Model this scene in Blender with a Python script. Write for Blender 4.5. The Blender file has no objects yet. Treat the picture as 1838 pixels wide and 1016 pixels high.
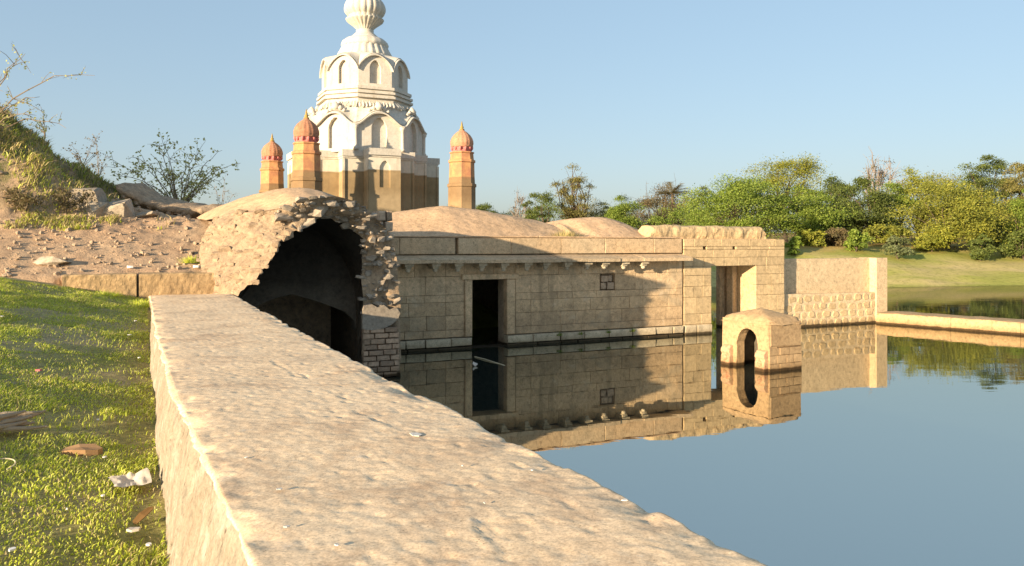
import bpy, bmesh, math, random
import numpy as np
from mathutils import Vector, Matrix

# ------------------------------------------------------------------ scene, camera, light
SC = bpy.context.scene
COL = SC.collection
R = math.radians
W_PX, H_PX, F_PX, HOR = 1838.0, 1016.0, 1400.0, 437.0      # photo size, focal length and horizon row in pixels
CAM_Z = 2.75                                               # eye height above the water

cam = bpy.data.cameras.new('camera'); cam_o = bpy.data.objects.new('camera', cam); COL.objects.link(cam_o)
cam.sensor_width = 36.0; cam.lens = 36.0 * F_PX / W_PX
cam.shift_y = -(H_PX / 2 - HOR) / W_PX
cam.clip_start = 0.05; cam.clip_end = 12000
cam_o.location = (0, 0, CAM_Z); cam_o.rotation_euler = (R(90), 0, 0)
SC.camera = cam_o

ANG = R(25.0)                                              # the temple's front runs 25 deg off the picture plane
CA, SA = math.cos(ANG), math.sin(ANG)
OX, OY = -2.81, 19.74                                      # left foot of the temple front at the water

SUN_EL = R(10.2); PHI = R(22.0)
sh = Vector((math.cos(PHI) * -CA + math.sin(PHI) * SA, math.cos(PHI) * -SA - math.sin(PHI) * CA, 0)).normalized()
to_sun = Vector((sh.x * math.cos(SUN_EL), sh.y * math.cos(SUN_EL), math.sin(SUN_EL)))
world = bpy.data.worlds.new('World'); SC.world = world; world.use_nodes = True
wn = world.node_tree; wn.nodes.clear()
sky = wn.nodes.new('ShaderNodeTexSky'); sky.sky_type = 'NISHITA'; sky.sun_disc = False
sky.sun_elevation = SUN_EL; sky.sun_rotation = math.atan2(to_sun.x, to_sun.y)
sky.altitude = 500; sky.air_density = 1.0; sky.dust_density = 3.0; sky.ozone_density = 3.2
bg = wn.nodes.new('ShaderNodeBackground'); bg.inputs['Strength'].default_value = 0.15
wo = wn.nodes.new('ShaderNodeOutputWorld')
gm = wn.nodes.new('ShaderNodeGamma'); gm.inputs['Gamma'].default_value = 0.42          # hazy dry-season air: a flatter, paler sky
ml = wn.nodes.new('ShaderNodeVectorMath'); ml.operation = 'SCALE'; ml.inputs['Scale'].default_value = 1.36
wn.links.new(sky.outputs[0], gm.inputs['Color']); hs = wn.nodes.new('ShaderNodeHueSaturation'); hs.inputs['Saturation'].default_value = 1.18; hs.inputs['Hue'].default_value = 0.499
wn.links.new(gm.outputs[0], hs.inputs['Color']); wn.links.new(hs.outputs[0], ml.inputs[0]); wn.links.new(ml.outputs[0], bg.inputs['Color']); wn.links.new(bg.outputs[0], wo.inputs['Surface'])

sun = bpy.data.lights.new('sun', 'SUN'); sun.energy = 5.0; sun.angle = R(0.55); sun.color = (1.0, 0.79, 0.54)
sun_o = bpy.data.objects.new('sun', sun); COL.objects.link(sun_o)
sun_o.location = (-30, -30, 30); sun_o.rotation_euler = to_sun.to_track_quat('Z', 'Y').to_euler()

vs = SC.view_settings; vs.view_transform = 'Standard'; vs.look = 'None'; vs.gamma = 1.0; vs.use_curve_mapping = False
vs.exposure = 1.22
SC.cycles.use_denoising = True
SC.cycles.max_bounces = 8; SC.cycles.diffuse_bounces = 4; SC.cycles.glossy_bounces = 4

# ------------------------------------------------------------------ numbers
rng = np.random.default_rng(11)
random.seed(5)

def W2(u, v): return (OX + u * CA - v * SA, OY + u * SA + v * CA)
def UV(x, y):
    a, b = x - OX, y - OY
    return (a * CA + b * SA, -a * SA + b * CA)
def pxv(px, py, v):
    """the point (u, z) that pixel (px, py) shows on the upright plane v = const of the temple's frame"""
    t = (px - W_PX / 2) / F_PX
    x0, y0 = OX - v * SA, OY + v * CA
    u = (t * y0 - x0) / (CA - t * SA)
    return u, CAM_Z + (HOR - py) / F_PX * (y0 + u * SA)
def pxy(px, Y): return (px - W_PX / 2) / F_PX * Y
def pz(py, Y): return CAM_Z + (HOR - py) / F_PX * Y

def _h(ix, iy, iz, seed):
    n = (ix.astype(np.int64) * 374761393 + iy.astype(np.int64) * 668265263 + iz.astype(np.int64) * 1440662683 + seed * 974634777) & 0xffffffff
    n = ((n ^ (n >> 13)) * 1274126177) & 0xffffffff
    n = ((n ^ (n >> 16)) * 2246822519) & 0xffffffff
    return ((n ^ (n >> 15)) & 0xffff) / 65535.0
def vnoise(P, scale, seed=0):
    p = np.asarray(P, float) * scale; i = np.floor(p).astype(np.int64); f = p - i; f = f * f * (3 - 2 * f)
    r = 0
    for dx in (0, 1):
        for dy in (0, 1):
            for dz in (0, 1):
                w = (f[:, 0] if dx else 1 - f[:, 0]) * (f[:, 1] if dy else 1 - f[:, 1]) * (f[:, 2] if dz else 1 - f[:, 2])
                r = r + w * _h(i[:, 0] + dx, i[:, 1] + dy, i[:, 2] + dz, seed)
    return r * 2 - 1
def fbm(P, scale, octs=4, seed=0, gain=0.5):
    a, r, s = 1.0, 0, scale
    for k in range(octs):
        r = r + a * vnoise(P, s, seed + k * 17); a *= gain; s *= 2.03
    return r
def sstep(a, b, x):
    t = np.clip((np.asarray(x, float) - a) / (b - a), 0, 1); return t * t * (3 - 2 * t)

# ------------------------------------------------------------------ objects
ORG = {}
def thing(name, label, cat, loc=(0, 0, 0), rot=0.0, group=None, org=None):
    o = bpy.data.objects.new(name, None); COL.objects.link(o)
    o.empty_display_size = 0.3; o.location = loc; o.rotation_euler = (0, 0, rot)
    o['label'] = label; o['category'] = cat
    if group: o['group'] = group
    ORG[o.name] = org if org is not None else (0, 0, 0)
    return o
def uthing(name, label, cat, u, v, z=0.0, group=None):
    x, y = W2(u, v)
    return thing(name, label, cat, (x, y, z), ANG, group, (u, v, z))
def tag(o, label=None, cat=None, group=None, kind=None):
    if label: o['label'] = label
    if cat: o['category'] = cat
    if group: o['group'] = group
    if kind: o['kind'] = kind
    return o
def link(name, me, m, parent=None, smooth=False):
    o = bpy.data.objects.new(name, me); COL.objects.link(o)
    if m is not None and not me.materials: me.materials.append(m)
    if smooth: me.polygons.foreach_set('use_smooth', [True] * len(me.polygons))
    if parent is not None: o.parent = parent
    return o
def mesh_py(name, V, F):
    me = bpy.data.meshes.new(name); me.from_pydata([tuple(map(float, p)) for p in V], [], F); me.update(); return me
def mesh_np(name, V, F):
    V = np.asarray(V, np.float32); F = np.asarray(F, np.int32); n = F.shape[1]
    me = bpy.data.meshes.new(name)
    me.vertices.add(len(V)); me.vertices.foreach_set('co', V.ravel())
    me.loops.add(F.size); me.loops.foreach_set('vertex_index', F.ravel())
    me.polygons.add(len(F)); me.polygons.foreach_set('loop_start', np.arange(0, F.size, n, dtype=np.int32))
    try: me.polygons.foreach_set('loop_total', np.full(len(F), n, np.int32))
    except Exception: pass
    me.update(calc_edges=True); me.validate(); return me
def grid_faces(nu, nv, wrap=False):
    i = np.arange(nu - (0 if wrap else 1))[:, None]; j = np.arange(nv - 1)[None, :]; i2 = (i + 1) % nu
    return np.stack([(i * nv + j), (i2 * nv + j), (i2 * nv + j + 1), (i * nv + j + 1)], -1).reshape(-1, 4)

class MB:
    """collects shapes; build() links them as one mesh object"""
    def __init__(s): s.V = []; s.F = []
    def add(s, V, F):
        b = len(s.V); s.V += [tuple(map(float, p)) for p in V]; s.F += [tuple(int(i) + b for i in f) for f in F]; return s
    def box(s, x0, x1, y0, y1, z0, z1):
        return s.add([(x0, y0, z0), (x1, y0, z0), (x1, y1, z0), (x0, y1, z0), (x0, y0, z1), (x1, y0, z1), (x1, y1, z1), (x0, y1, z1)],
                     [(0, 3, 2, 1), (4, 5, 6, 7), (0, 1, 5, 4), (1, 2, 6, 5), (2, 3, 7, 6), (3, 0, 4, 7)])
    def prism(s, pts, y0, y1):
        """pts in (x, z), counter-clockwise seen from -y; extruded from y0 (front) to y1"""
        n = len(pts); V = [(p[0], y0, p[1]) for p in pts] + [(p[0], y1, p[1]) for p in pts]
        return s.add(V, [tuple(range(n)), tuple(range(2 * n - 1, n - 1, -1))] + [(i, i + n, (i + 1) % n + n, (i + 1) % n) for i in range(n)])
    def tube(s, pts, rad, sides=6, cap=True):
        P = [Vector(p) for p in pts]; V = []; F = []; n = len(P)
        ref = Vector((0.31, 0.17, 0.93))
        for i, p in enumerate(P):
            t = (P[min(i + 1, n - 1)] - P[max(i - 1, 0)]).normalized()
            a = t.cross(ref)
            if a.length < 1e-3: a = t.cross(Vector((1, 0, 0)))
            a.normalize(); b = t.cross(a); r = rad[i] if hasattr(rad, '__len__') else rad
            for k in range(sides):
                q = 2 * math.pi * k / sides; V.append(p + a * (math.cos(q) * r) + b * (math.sin(q) * r))
        for i in range(n - 1):
            for k in range(sides):
                k2 = (k + 1) % sides; F.append((i * sides + k, i * sides + k2, (i + 1) * sides + k2, (i + 1) * sides + k))
        if cap: F.append(tuple(range(sides - 1, -1, -1))); F.append(tuple((n - 1) * sides + k for k in range(sides)))
        return s.add(V, F)
    def lathe(s, prof, sides=32, cx=0, cy=0, lobes=0, depth=0.0, lobe_rng=None, phase=0.0):
        V = []; F = []
        for j, (r, z) in enumerate(prof):
            for k in range(sides):
                q = 2 * math.pi * k / sides + phase; rr = r
                if lobes and (lobe_rng is None or lobe_rng[0] <= j <= lobe_rng[1]): rr = r * (1 - depth + depth * abs(math.cos(q * lobes / 2)) ** 0.6)
                V.append((cx + rr * math.cos(q), cy + rr * math.sin(q), z))
        n = len(prof)
        for j in range(n - 1):
            for k in range(sides):
                k2 = (k + 1) % sides; F.append((j * sides + k, j * sides + k2, (j + 1) * sides + k2, (j + 1) * sides + k))
        F.append(tuple(range(sides - 1, -1, -1))); F.append(tuple((n - 1) * sides + k for k in range(sides)))
        return s.add(V, F)
    def mesh(s, name, org=(0, 0, 0)):
        return mesh_py(name, [(p[0] - org[0], p[1] - org[1], p[2] - org[2]) for p in s.V], s.F)
    def build(s, name, m, parent=None, smooth=False, org=None):
        if org is None: org = ORG.get(parent.name, (0, 0, 0)) if parent else (0, 0, 0)
        return link(name, s.mesh(name, org), m, parent, smooth)

# ------------------------------------------------------------------ materials
class NT:
    def __init__(s, name):
        s.m = bpy.data.materials.new(name); s.m.use_nodes = True; s.t = s.m.node_tree; s.t.nodes.clear()
        s.out = s.n('ShaderNodeOutputMaterial')
    def n(s, t, **kw):
        q = s.t.nodes.new(t)
        for k, v in kw.items(): setattr(q, k, v)
        return q
    def l(s, a, b): s.t.links.new(a, b)
    def geo(s): return s.n('ShaderNodeNewGeometry')
    def noise(s, vec, scale, detail=6, rough=0.6, dist=0.0):
        q = s.n('ShaderNodeTexNoise'); q.inputs['Scale'].default_value = scale; q.inputs['Detail'].default_value = detail
        q.inputs['Roughness'].default_value = rough; q.inputs['Distortion'].default_value = dist
        if vec is not None: s.l(vec, q.inputs['Vector'])
        return q.outputs['Fac']
    def ramp(s, fac, stops, interp='LINEAR'):
        q = s.n('ShaderNodeValToRGB'); cr = q.color_ramp; cr.interpolation = interp
        while len(cr.elements) < len(stops): cr.elements.new(0.5)
        for e, (p, c) in zip(cr.elements, stops):
            e.position = p; e.color = (c[0], c[1], c[2], 1) if hasattr(c, '__len__') else (c, c, c, 1)
        s.l(fac, q.inputs[0]); return q.outputs['Color']
    def mix(s, fac, a, b, mode='MIX'):
        q = s.n('ShaderNodeMix', data_type='RGBA', blend_type=mode)
        for v, i in ((fac, 0), (a, 6), (b, 7)):
            if hasattr(v, 'is_linked'): s.l(v, q.inputs[i])
            elif hasattr(v, '__len__'): q.inputs[i].default_value = (v[0], v[1], v[2], 1)
            else: q.inputs[i].default_value = v
        return q.outputs[2]
    def math(s, op, a, b=0.0, clamp=False):
        q = s.n('ShaderNodeMath', operation=op, use_clamp=clamp)
        for v, i in ((a, 0), (b, 1)):
            if hasattr(v, 'is_linked'): s.l(v, q.inputs[i])
            else: q.inputs[i].default_value = v
        return q.outputs[0]
    def bump(s, h, strength, dist, prev=None):
        q = s.n('ShaderNodeBump'); q.inputs['Strength'].default_value = strength; q.inputs['Distance'].default_value = dist
        s.l(h, q.inputs['Height'])
        if prev is not None: s.l(prev, q.inputs['Normal'])
        return q.outputs['Normal']
    def finish(s, color, rough=0.9, normal=None, spec=0.25, sheen=0):
        b = s.n('ShaderNodeBsdfPrincipled')
        if hasattr(color, 'is_linked'): s.l(color, b.inputs['Base Color'])
        else: b.inputs['Base Color'].default_value = (*color, 1)
        if hasattr(rough, 'is_linked'): s.l(rough, b.inputs['Roughness'])
        else: b.inputs['Roughness'].default_value = rough
        b.inputs['Specular IOR Level'].default_value = spec
        if normal is not None: s.l(normal, b.inputs['Normal'])
        s.l(b.outputs[0], s.out.inputs['Surface']); s.b = b
        return s.m

def stone(name, c1, c2, dark, sc=1.0, bump=0.6, dist=0.02, dark_amt=0.6, rnd=0.25, pits=True, extra=None, wet=True, mott=1.0):
    """weathered masonry: two broad tones, darker dirt, fine grain, pits; each piece slightly different"""
    t = NT(name); g = t.geo(); P = g.outputs['Position']
    big = t.noise(P, 0.7 * sc, 4, 0.6, 0.4); mid = t.noise(P, 3.2 * sc, 8, 0.68, 0.3); fine = t.noise(P, 38 * sc, 5, 0.7); grain = t.noise(P, 130 * sc, 3, 0.6)
    col = t.mix(t.ramp(big, [(0.32, 0.0), (0.68, 1.0)]), c1, c2)
    col = t.mix(t.math('MULTIPLY', t.ramp(mid, [(0.47, 0.0), (0.72, 1.0)]), dark_amt), col, dark)
    col = t.mix(1.0, col, t.ramp(fine, [(0.25, 0.62), (0.5, 1.0), (0.8, 1.22)]), 'MULTIPLY')
    mot = t.noise(P, 9.5 * sc ** 0.5, 7, 0.72, 0.2)
    col = t.mix(1.0, col, t.ramp(mot, [(0.30, 1 - 0.42 * mott), (0.46, 1.0 - 0.06 * mott), (0.56, 1.0 + 0.04 * mott), (0.74, 1 + 0.26 * mott)]), 'MULTIPLY')
    if rnd:
        oi = t.n('ShaderNodeObjectInfo')
        col = t.mix(1.0, col, t.ramp(oi.outputs['Random'], [(0.0, 1 - rnd), (0.5, 1.0), (1.0, 1 + rnd * 0.7)]), 'MULTIPLY')
    if extra: col = extra(t, col, P)
    if wet: col = t.mix(1.0, col, zband(t, P, [(0.0, (0.10, 0.09, 0.075)), (0.05, (0.14, 0.125, 0.10)), (0.085, (0.72, 0.69, 0.64)), (0.25, (1, 1, 1))], 0.03, 5.0), 'MULTIPLY')
    h = t.math('ADD', t.math('MULTIPLY', mid, 1.0), t.math('MULTIPLY', fine, 0.35)); h = t.math('ADD', h, t.math('MULTIPLY', mot, 0.6))
    h = t.math('ADD', h, t.math('MULTIPLY', grain, 0.10))
    if pits:
        vo = t.n('ShaderNodeTexVoronoi'); vo.inputs['Scale'].default_value = 21 * sc; t.l(P, vo.inputs['Vector'])
        h = t.math('ADD', h, t.math('MULTIPLY', t.ramp(vo.outputs['Distance'], [(0.0, 0.0), (0.22, 1.0)]), 0.18))
    return t.finish(col, 0.93, t.bump(h, bump, dist), 0.15)

def zband(t, P, stops, wob=0.12, wscale=1.3):
    """0..1 ramp over height z in metres, its border wobbling"""
    sx = t.n('ShaderNodeSeparateXYZ'); t.l(P, sx.inputs[0])
    z = t.math('ADD', sx.outputs['Z'], t.math('MULTIPLY', t.math('SUBTRACT', t.noise(P, wscale, 4, 0.6), 0.5), wob * 2))
    z0, z1 = stops[0][0], stops[-1][0]
    f = t.math('DIVIDE', t.math('SUBTRACT', z, z0), z1 - z0, True)
    return t.ramp(f, [((s - z0) / (z1 - z0), c) for s, c in stops])

def facade_extra(t, col, P):
    # flood marks: a dark algae tide band above the plinth, streaks running down
    col = t.mix(1.0, col, zband(t, P, [(0.0, (0.80, 0.80, 0.78)), (0.5, (0.70, 0.68, 0.66)), (1.0, (0.88, 0.86, 0.82)), (1.7, (1, 1, 1)), (2.3, (0.96, 0.97, 0.95))], 0.25), 'MULTIPLY')
    mp = t.n('ShaderNodeMapping'); mp.inputs['Scale'].default_value = (2.2, 2.2, 0.18); t.l(P, mp.inputs['Vector'])
    st = t.noise(mp.outputs[0], 1.0, 5, 0.6)
    col = t.mix(t.ramp(st, [(0.54, 0.0), (0.72, 0.6)]), col, (0.22, 0.165, 0.10))
    gr = t.noise(P, 0.9, 6, 0.68, 0.6)
    col = t.mix(t.ramp(gr, [(0.52, 0.0), (0.66, 0.55)]), col, (0.31, 0.27, 0.19))
    ef = t.noise(P, 2.6, 7, 0.72, 0.4)
    return t.mix(t.ramp(ef, [(0.58, 0.0), (0.72, 0.5)]), col, (0.66, 0.56, 0.40))

M = {}
M['facade'] = stone('facade_stone', (0.703, 0.507, 0.303), (0.59, 0.436, 0.269), (0.35, 0.254, 0.155), 1.0, 0.75, 0.02, 0.6, 0.13, True, facade_extra)
M['mortar'] = stone('joint_mortar', (0.455, 0.35, 0.228), (0.385, 0.298, 0.21), (0.175, 0.14, 0.105), 1.0, 0.6, 0.02, 0.7, 0)
M['plinth'] = stone('plinth_stone', (0.568, 0.476, 0.324), (0.503, 0.421, 0.293), (0.24, 0.195, 0.131), 1.0, 0.6, 0.02, 0.6, 0.15)
M['parapet'] = stone('parapet_stone', (0.602, 0.43, 0.256), (0.529, 0.413, 0.268), (0.288, 0.229, 0.149), 1.0, 0.6, 0.02, 0.5, 0.12)
M['gate'] = stone('gate_stone', (0.576, 0.425, 0.236), (0.519, 0.39, 0.225), (0.3, 0.222, 0.123), 1.2, 0.75, 0.02, 0.5, 0.10)
M['lime'] = stone('lime_plaster', (0.616, 0.484, 0.308), (0.572, 0.44, 0.275), (0.396, 0.297, 0.187), 0.7, 0.4, 0.015, 0.35, 0.05, False)
def roofstain(t, col, P):
    col = t.mix(t.ramp(t.noise(P, 1.4, 7, 0.7, 0.8), [(0.5, 0.0), (0.68, 0.6)]), col, (0.36, 0.25, 0.155))
    vo = t.n('ShaderNodeTexVoronoi', feature='DISTANCE_TO_EDGE'); vo.inputs['Scale'].default_value = 0.9
    t.l(t.n('ShaderNodeVectorMath', operation='ADD').outputs[0], vo.inputs['Vector']); ad = vo.inputs['Vector'].links[0].from_node
    t.l(P, ad.inputs[0]); nz = t.n('ShaderNodeTexNoise'); nz.inputs['Scale'].default_value = 2.5; nz.inputs['Detail'].default_value = 6; t.l(P, nz.inputs['Vector']); t.l(nz.outputs['Color'], ad.inputs[1])
    return t.mix(t.ramp(vo.outputs['Distance'], [(0.0, 0.55), (0.012, 0.0)]), col, (0.2, 0.135, 0.085))
M['roofp'] = stone('roof_plaster', (0.632, 0.431, 0.262), (0.587, 0.402, 0.24), (0.429, 0.291, 0.179), 0.8, 0.6, 0.03, 0.5, 0.05, False, roofstain)
M['rubble'] = stone('rubble_stone', (0.54, 0.408, 0.276), (0.46, 0.345, 0.241), (0.207, 0.155, 0.115), 2.0, 0.8, 0.02, 0.6, 0.28)
M['rubble_grey'] = stone('shade_grey_rubble', (0.391, 0.328, 0.253), (0.31, 0.265, 0.207), (0.127, 0.103, 0.0862), 2.0, 0.8, 0.02, 0.6, 0.3)  # grey stone, darkened further to put the vault ring's shade into its colour
M['core'] = stone('rubble_core', (0.483, 0.356, 0.23), (0.402, 0.299, 0.201), (0.138, 0.103, 0.0747), 2.0, 1.0, 0.04, 0.7, 0)
M['core_stone'] = stone('bedded_stone', (0.483, 0.356, 0.23), (0.402, 0.299, 0.201), (0.138, 0.103, 0.0747), 2.0, 1.0, 0.04, 0.6, 0.2)
M['brick'] = stone('old_brick', (0.48, 0.325, 0.21), (0.408, 0.291, 0.2), (0.204, 0.146, 0.1), 2.0, 0.7, 0.012, 0.6, 0.3)
def inner_shade(t, col, P):     # interior shade put into the colour: near black above, paler below
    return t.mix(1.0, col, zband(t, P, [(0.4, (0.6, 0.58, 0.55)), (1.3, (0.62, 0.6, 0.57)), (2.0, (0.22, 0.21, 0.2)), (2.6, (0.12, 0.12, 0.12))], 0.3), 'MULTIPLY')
M['inner'] = stone('vault_plaster', (0.24, 0.20, 0.15), (0.19, 0.16, 0.12), (0.07, 0.06, 0.05), 1.5, 0.6, 0.02, 0.7, 0, True, inner_shade)
def walldirt(t, col, P):
    red = t.ramp(t.noise(P, 2.3, 7, 0.72, 0.5), [(0.50, 0.0), (0.68, 0.75)])
    col = t.mix(red, col, (0.46, 0.315, 0.20))
    pale = t.ramp(t.noise(P, 6.5, 6, 0.7), [(0.60, 0.0), (0.74, 0.6)])
    col = t.mix(pale, col, (0.66, 0.60, 0.50))
    vo = t.n('ShaderNodeTexVoronoi'); vo.inputs['Scale'].default_value = 42; t.l(P, vo.inputs['Vector'])
    spk = t.math('MULTIPLY', t.ramp(vo.outputs['Distance'], [(0.08, 1.0), (0.2, 0.0)]), t.ramp(t.noise(P, 5, 4, 0.6), [(0.5, 0.0), (0.62, 0.8)]))
    col = t.mix(spk, col, (0.24, 0.165, 0.11))
    gr = t.noise(P, 95, 4, 0.75)
    return t.mix(1.0, col, t.ramp(gr, [(0.3, 0.70), (0.5, 1.0), (0.7, 1.18)]), 'MULTIPLY')
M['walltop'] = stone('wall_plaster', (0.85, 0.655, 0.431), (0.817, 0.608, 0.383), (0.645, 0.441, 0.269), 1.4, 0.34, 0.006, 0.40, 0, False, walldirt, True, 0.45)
def drips_pits(t, col, P):
    mp = t.n('ShaderNodeMapping'); mp.inputs['Scale'].default_value = (9, 9, 1.1); t.l(P, mp.inputs['Vector'])
    col = t.mix(t.ramp(t.noise(mp.outputs[0], 1.0, 6, 0.65), [(0.5, 0.0), (0.7, 0.7)]), col, (0.27, 0.20, 0.14))
    col = t.mix(t.ramp(t.noise(P, 3.0, 6, 0.7), [(0.55, 0.0), (0.7, 0.5)]), col, (0.50, 0.47, 0.41))
    mp2 = t.n('ShaderNodeMapping'); mp2.inputs['Scale'].default_value = (22, 22, 7); t.l(P, mp2.inputs['Vector'])
    return t.mix(t.ramp(t.noise(mp2.outputs[0], 1.0, 4, 0.6), [(0.66, 0.0), (0.72, 0.9)]), col, (0.10, 0.07, 0.05))  # shade of small pits painted on as dark spots
M['wallside'] = stone('wall_side_plaster', (0.332, 0.289, 0.222), (0.308, 0.261, 0.194), (0.19, 0.15, 0.107), 1.6, 0.9, 0.012, 0.6, 0, True, drips_pits)  # sun-facing side darkened in colour to offset the strong light, besides its stains
M['ledge'] = stone('kerb_sandstone', (0.473, 0.331, 0.178), (0.437, 0.301, 0.158), (0.274, 0.183, 0.0972), 1.5, 0.7, 0.015, 0.5, 0.08)
M['shrine'] = stone('shrine_plaster', (0.485, 0.336, 0.182), (0.432, 0.29, 0.156), (0.252, 0.168, 0.0914), 2.0, 0.7, 0.015, 0.55, 0.10)
M['boulder'] = stone('boulder_stone', (0.44, 0.37, 0.28), (0.36, 0.31, 0.24), (0.18, 0.15, 0.11), 2.0, 0.8, 0.02, 0.5, 0.2)
M['flake'] = stone('lime_flake', (0.75, 0.72, 0.66), (0.68, 0.65, 0.58), (0.5, 0.46, 0.4), 4, 0.4, 0.005, 0.3, 0.1, False)

def flood(clean, name, level, clean2=None, low=((0.30, 0.215, 0.115), (0.40, 0.30, 0.17))):
    def ex(t, col, P):
        c = zband(t, P, [(level - 2.4, low[1]), (level - 1.1, low[1]), (level - 0.65, low[0]), (level - 0.12, tuple(1.15 * q for q in low[0])), (level - 0.02, low[0]), (level + 0.03, clean)], 0.03, 1.6)
        nz = t.noise(P, 5.0, 6, 0.65)
        if clean2: c = t.mix(t.math('MULTIPLY', t.ramp(t.noise(P, 2.4, 6, 0.7, 0.4), [(0.40, 0.0), (0.58, 0.9)]), zband(t, P, [(level - 0.1, 0.0), (level + 0.1, 1.0)], 0.05)), c, clean2)
        mp = t.n('ShaderNodeMapping'); mp.inputs['Scale'].default_value = (3.5, 3.5, 0.35); t.l(P, mp.inputs['Vector'])
        c = t.mix(t.ramp(t.noise(mp.outputs[0], 1.0, 5, 0.65), [(0.52, 0.0), (0.72, 0.5)]), c, (0.24, 0.18, 0.11))
        return t.mix(1.0, c, t.ramp(nz, [(0.3, 0.82), (0.6, 1.0), (0.8, 1.06)]), 'MULTIPLY')
    return stone(name, clean, clean2 or clean, clean, 1.0, 0.35, 0.015, 0.2, 0.04, False, ex, True, 0.6)
def streaks(t, col, P):
    mp = t.n('ShaderNodeMapping'); mp.inputs['Scale'].default_value = (4.5, 4.5, 0.5); t.l(P, mp.inputs['Vector'])
    col = t.mix(t.ramp(t.noise(mp.outputs[0], 1.0, 6, 0.68), [(0.54, 0.0), (0.74, 0.55)]), col, (0.36, 0.30, 0.21))
    return t.mix(t.ramp(t.noise(P, 9, 5, 0.7), [(0.6, 0.0), (0.72, 0.5)]), col, (0.42, 0.34, 0.23))
M['limewash'] = stone('white_limewash', (0.608, 0.563, 0.477), (0.574, 0.538, 0.468), (0.452, 0.385, 0.286), 1.4, 0.35, 0.015, 0.40, 0.04, False, streaks, True, 0.45)
M['drum'] = flood((0.68, 0.62, 0.50), 'flood_stained_limewash', 5.45, low=((0.33, 0.24, 0.13), (0.42, 0.32, 0.19)))
M['ochre'] = flood((0.62, 0.33, 0.145), 'flood_stained_ochre', 5.25, (0.48, 0.22, 0.12), low=((0.26, 0.17, 0.09), (0.38, 0.26, 0.14)))
M['terra'] = stone('terracotta_dome', (0.55, 0.28, 0.165), (0.46, 0.21, 0.125), (0.24, 0.14, 0.09), 2, 0.5, 0.015, 0.65, 0.2, False)
M['pink'] = stone('pink_paint', (0.62, 0.22, 0.20), (0.58, 0.20, 0.18), (0.40, 0.16, 0.13), 3, 0.3, 0.01, 0.5, 0.05, False)
M['spike'] = stone('brass_finial', (0.42, 0.29, 0.08), (0.36, 0.25, 0.08), (0.2, 0.14, 0.05), 3, 0.3, 0.01, 0.5, 0.05, False)
M['red'] = stone('red_ochre_daub', (0.54, 0.38, 0.23), (0.50, 0.33, 0.19), (0.50, 0.19, 0.11), 3.5, 0.5, 0.01, 0.85, 0.05, False)

def soil():
    t = NT('dry_soil'); P = t.geo().outputs['Position']
    big = t.noise(P, 0.8, 5, 0.6, 0.5); mid = t.noise(P, 5, 8, 0.7); fine = t.noise(P, 45, 4, 0.7)
    c = t.mix(t.ramp(big, [(0.3, 0.0), (0.7, 1.0)]), (0.50, 0.33, 0.20), (0.56, 0.405, 0.26))
    c = t.mix(t.ramp(mid, [(0.45, 0.0), (0.72, 0.75)]), c, (0.34, 0.22, 0.14))
    c = t.mix(1.0, c, t.ramp(fine, [(0.25, 0.7), (0.55, 1.0), (0.8, 1.2)]), 'MULTIPLY')
    # grass takes hold higher up the slope
    gz = zband(t, P, [(3.3, 0.0), (3.75, 0.35), (4.3, 0.9), (6.0, 1.0)], 0.5, 0.9)
    gn = t.noise(P, 2.2, 6, 0.7)
    c = t.mix(t.math('MULTIPLY', gz, t.ramp(gn, [(0.4, 0.0), (0.55, 1.0)])), c, (0.12, 0.14, 0.04))
    h = t.math('ADD', mid, t.math('MULTIPLY', fine, 0.4))
    return t.finish(c, 0.95, t.bump(h, 0.9, 0.05), 0.1)
M['soil'] = soil()
def turf():
    t = NT('turf_soil'); P = t.geo().outputs['Position']
    n1 = t.noise(P, 1.1, 5, 0.65, 0.6); n2 = t.noise(P, 26, 8, 0.75)
    c = t.ramp(n1, [(0.3, (0.30, 0.30, 0.08)), (0.48, (0.42, 0.36, 0.14)), (0.62, (0.50, 0.39, 0.21))])
    c = t.mix(1.0, c, t.ramp(n2, [(0.32, 0.45), (0.55, 1.0), (0.75, 1.35)]), 'MULTIPLY')
    return t.finish(c, 0.95, t.bump(n2, 0.8, 0.03), 0.1)
M['turf'] = turf()
def bank():
    t = NT('bank_ground'); P = t.geo().outputs['Position']
    mp = t.n('ShaderNodeMapping'); mp.inputs['Scale'].default_value = (0.35, 1.0, 1.0); t.l(P, mp.inputs['Vector'])
    n1 = t.noise(mp.outputs[0], 0.22, 6, 0.62, 0.6); n2 = t.noise(P, 2.5, 6, 0.7)
    c = t.ramp(n1, [(0.30, (0.26, 0.29, 0.06)), (0.48, (0.36, 0.35, 0.09)), (0.60, (0.48, 0.40, 0.16)), (0.74, (0.56, 0.44, 0.25))])
    c = t.mix(t.ramp(n2, [(0.5, 0.0), (0.7, 0.6)]), c, (0.12, 0.13, 0.03))
    far = zband(t, P, [(1.9, 0.0), (2.6, 0.75), (3.6, 0.9)], 0.5, 0.25)
    c = t.mix(far, c, t.ramp(t.noise(P, 0.5, 5, 0.7), [(0.35, (0.14, 0.13, 0.04)), (0.6, (0.38, 0.22, 0.07))]))
    return t.finish(c, 0.95, t.bump(n2, 0.7, 0.08), 0.1)
M['bank'] = bank()
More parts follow.
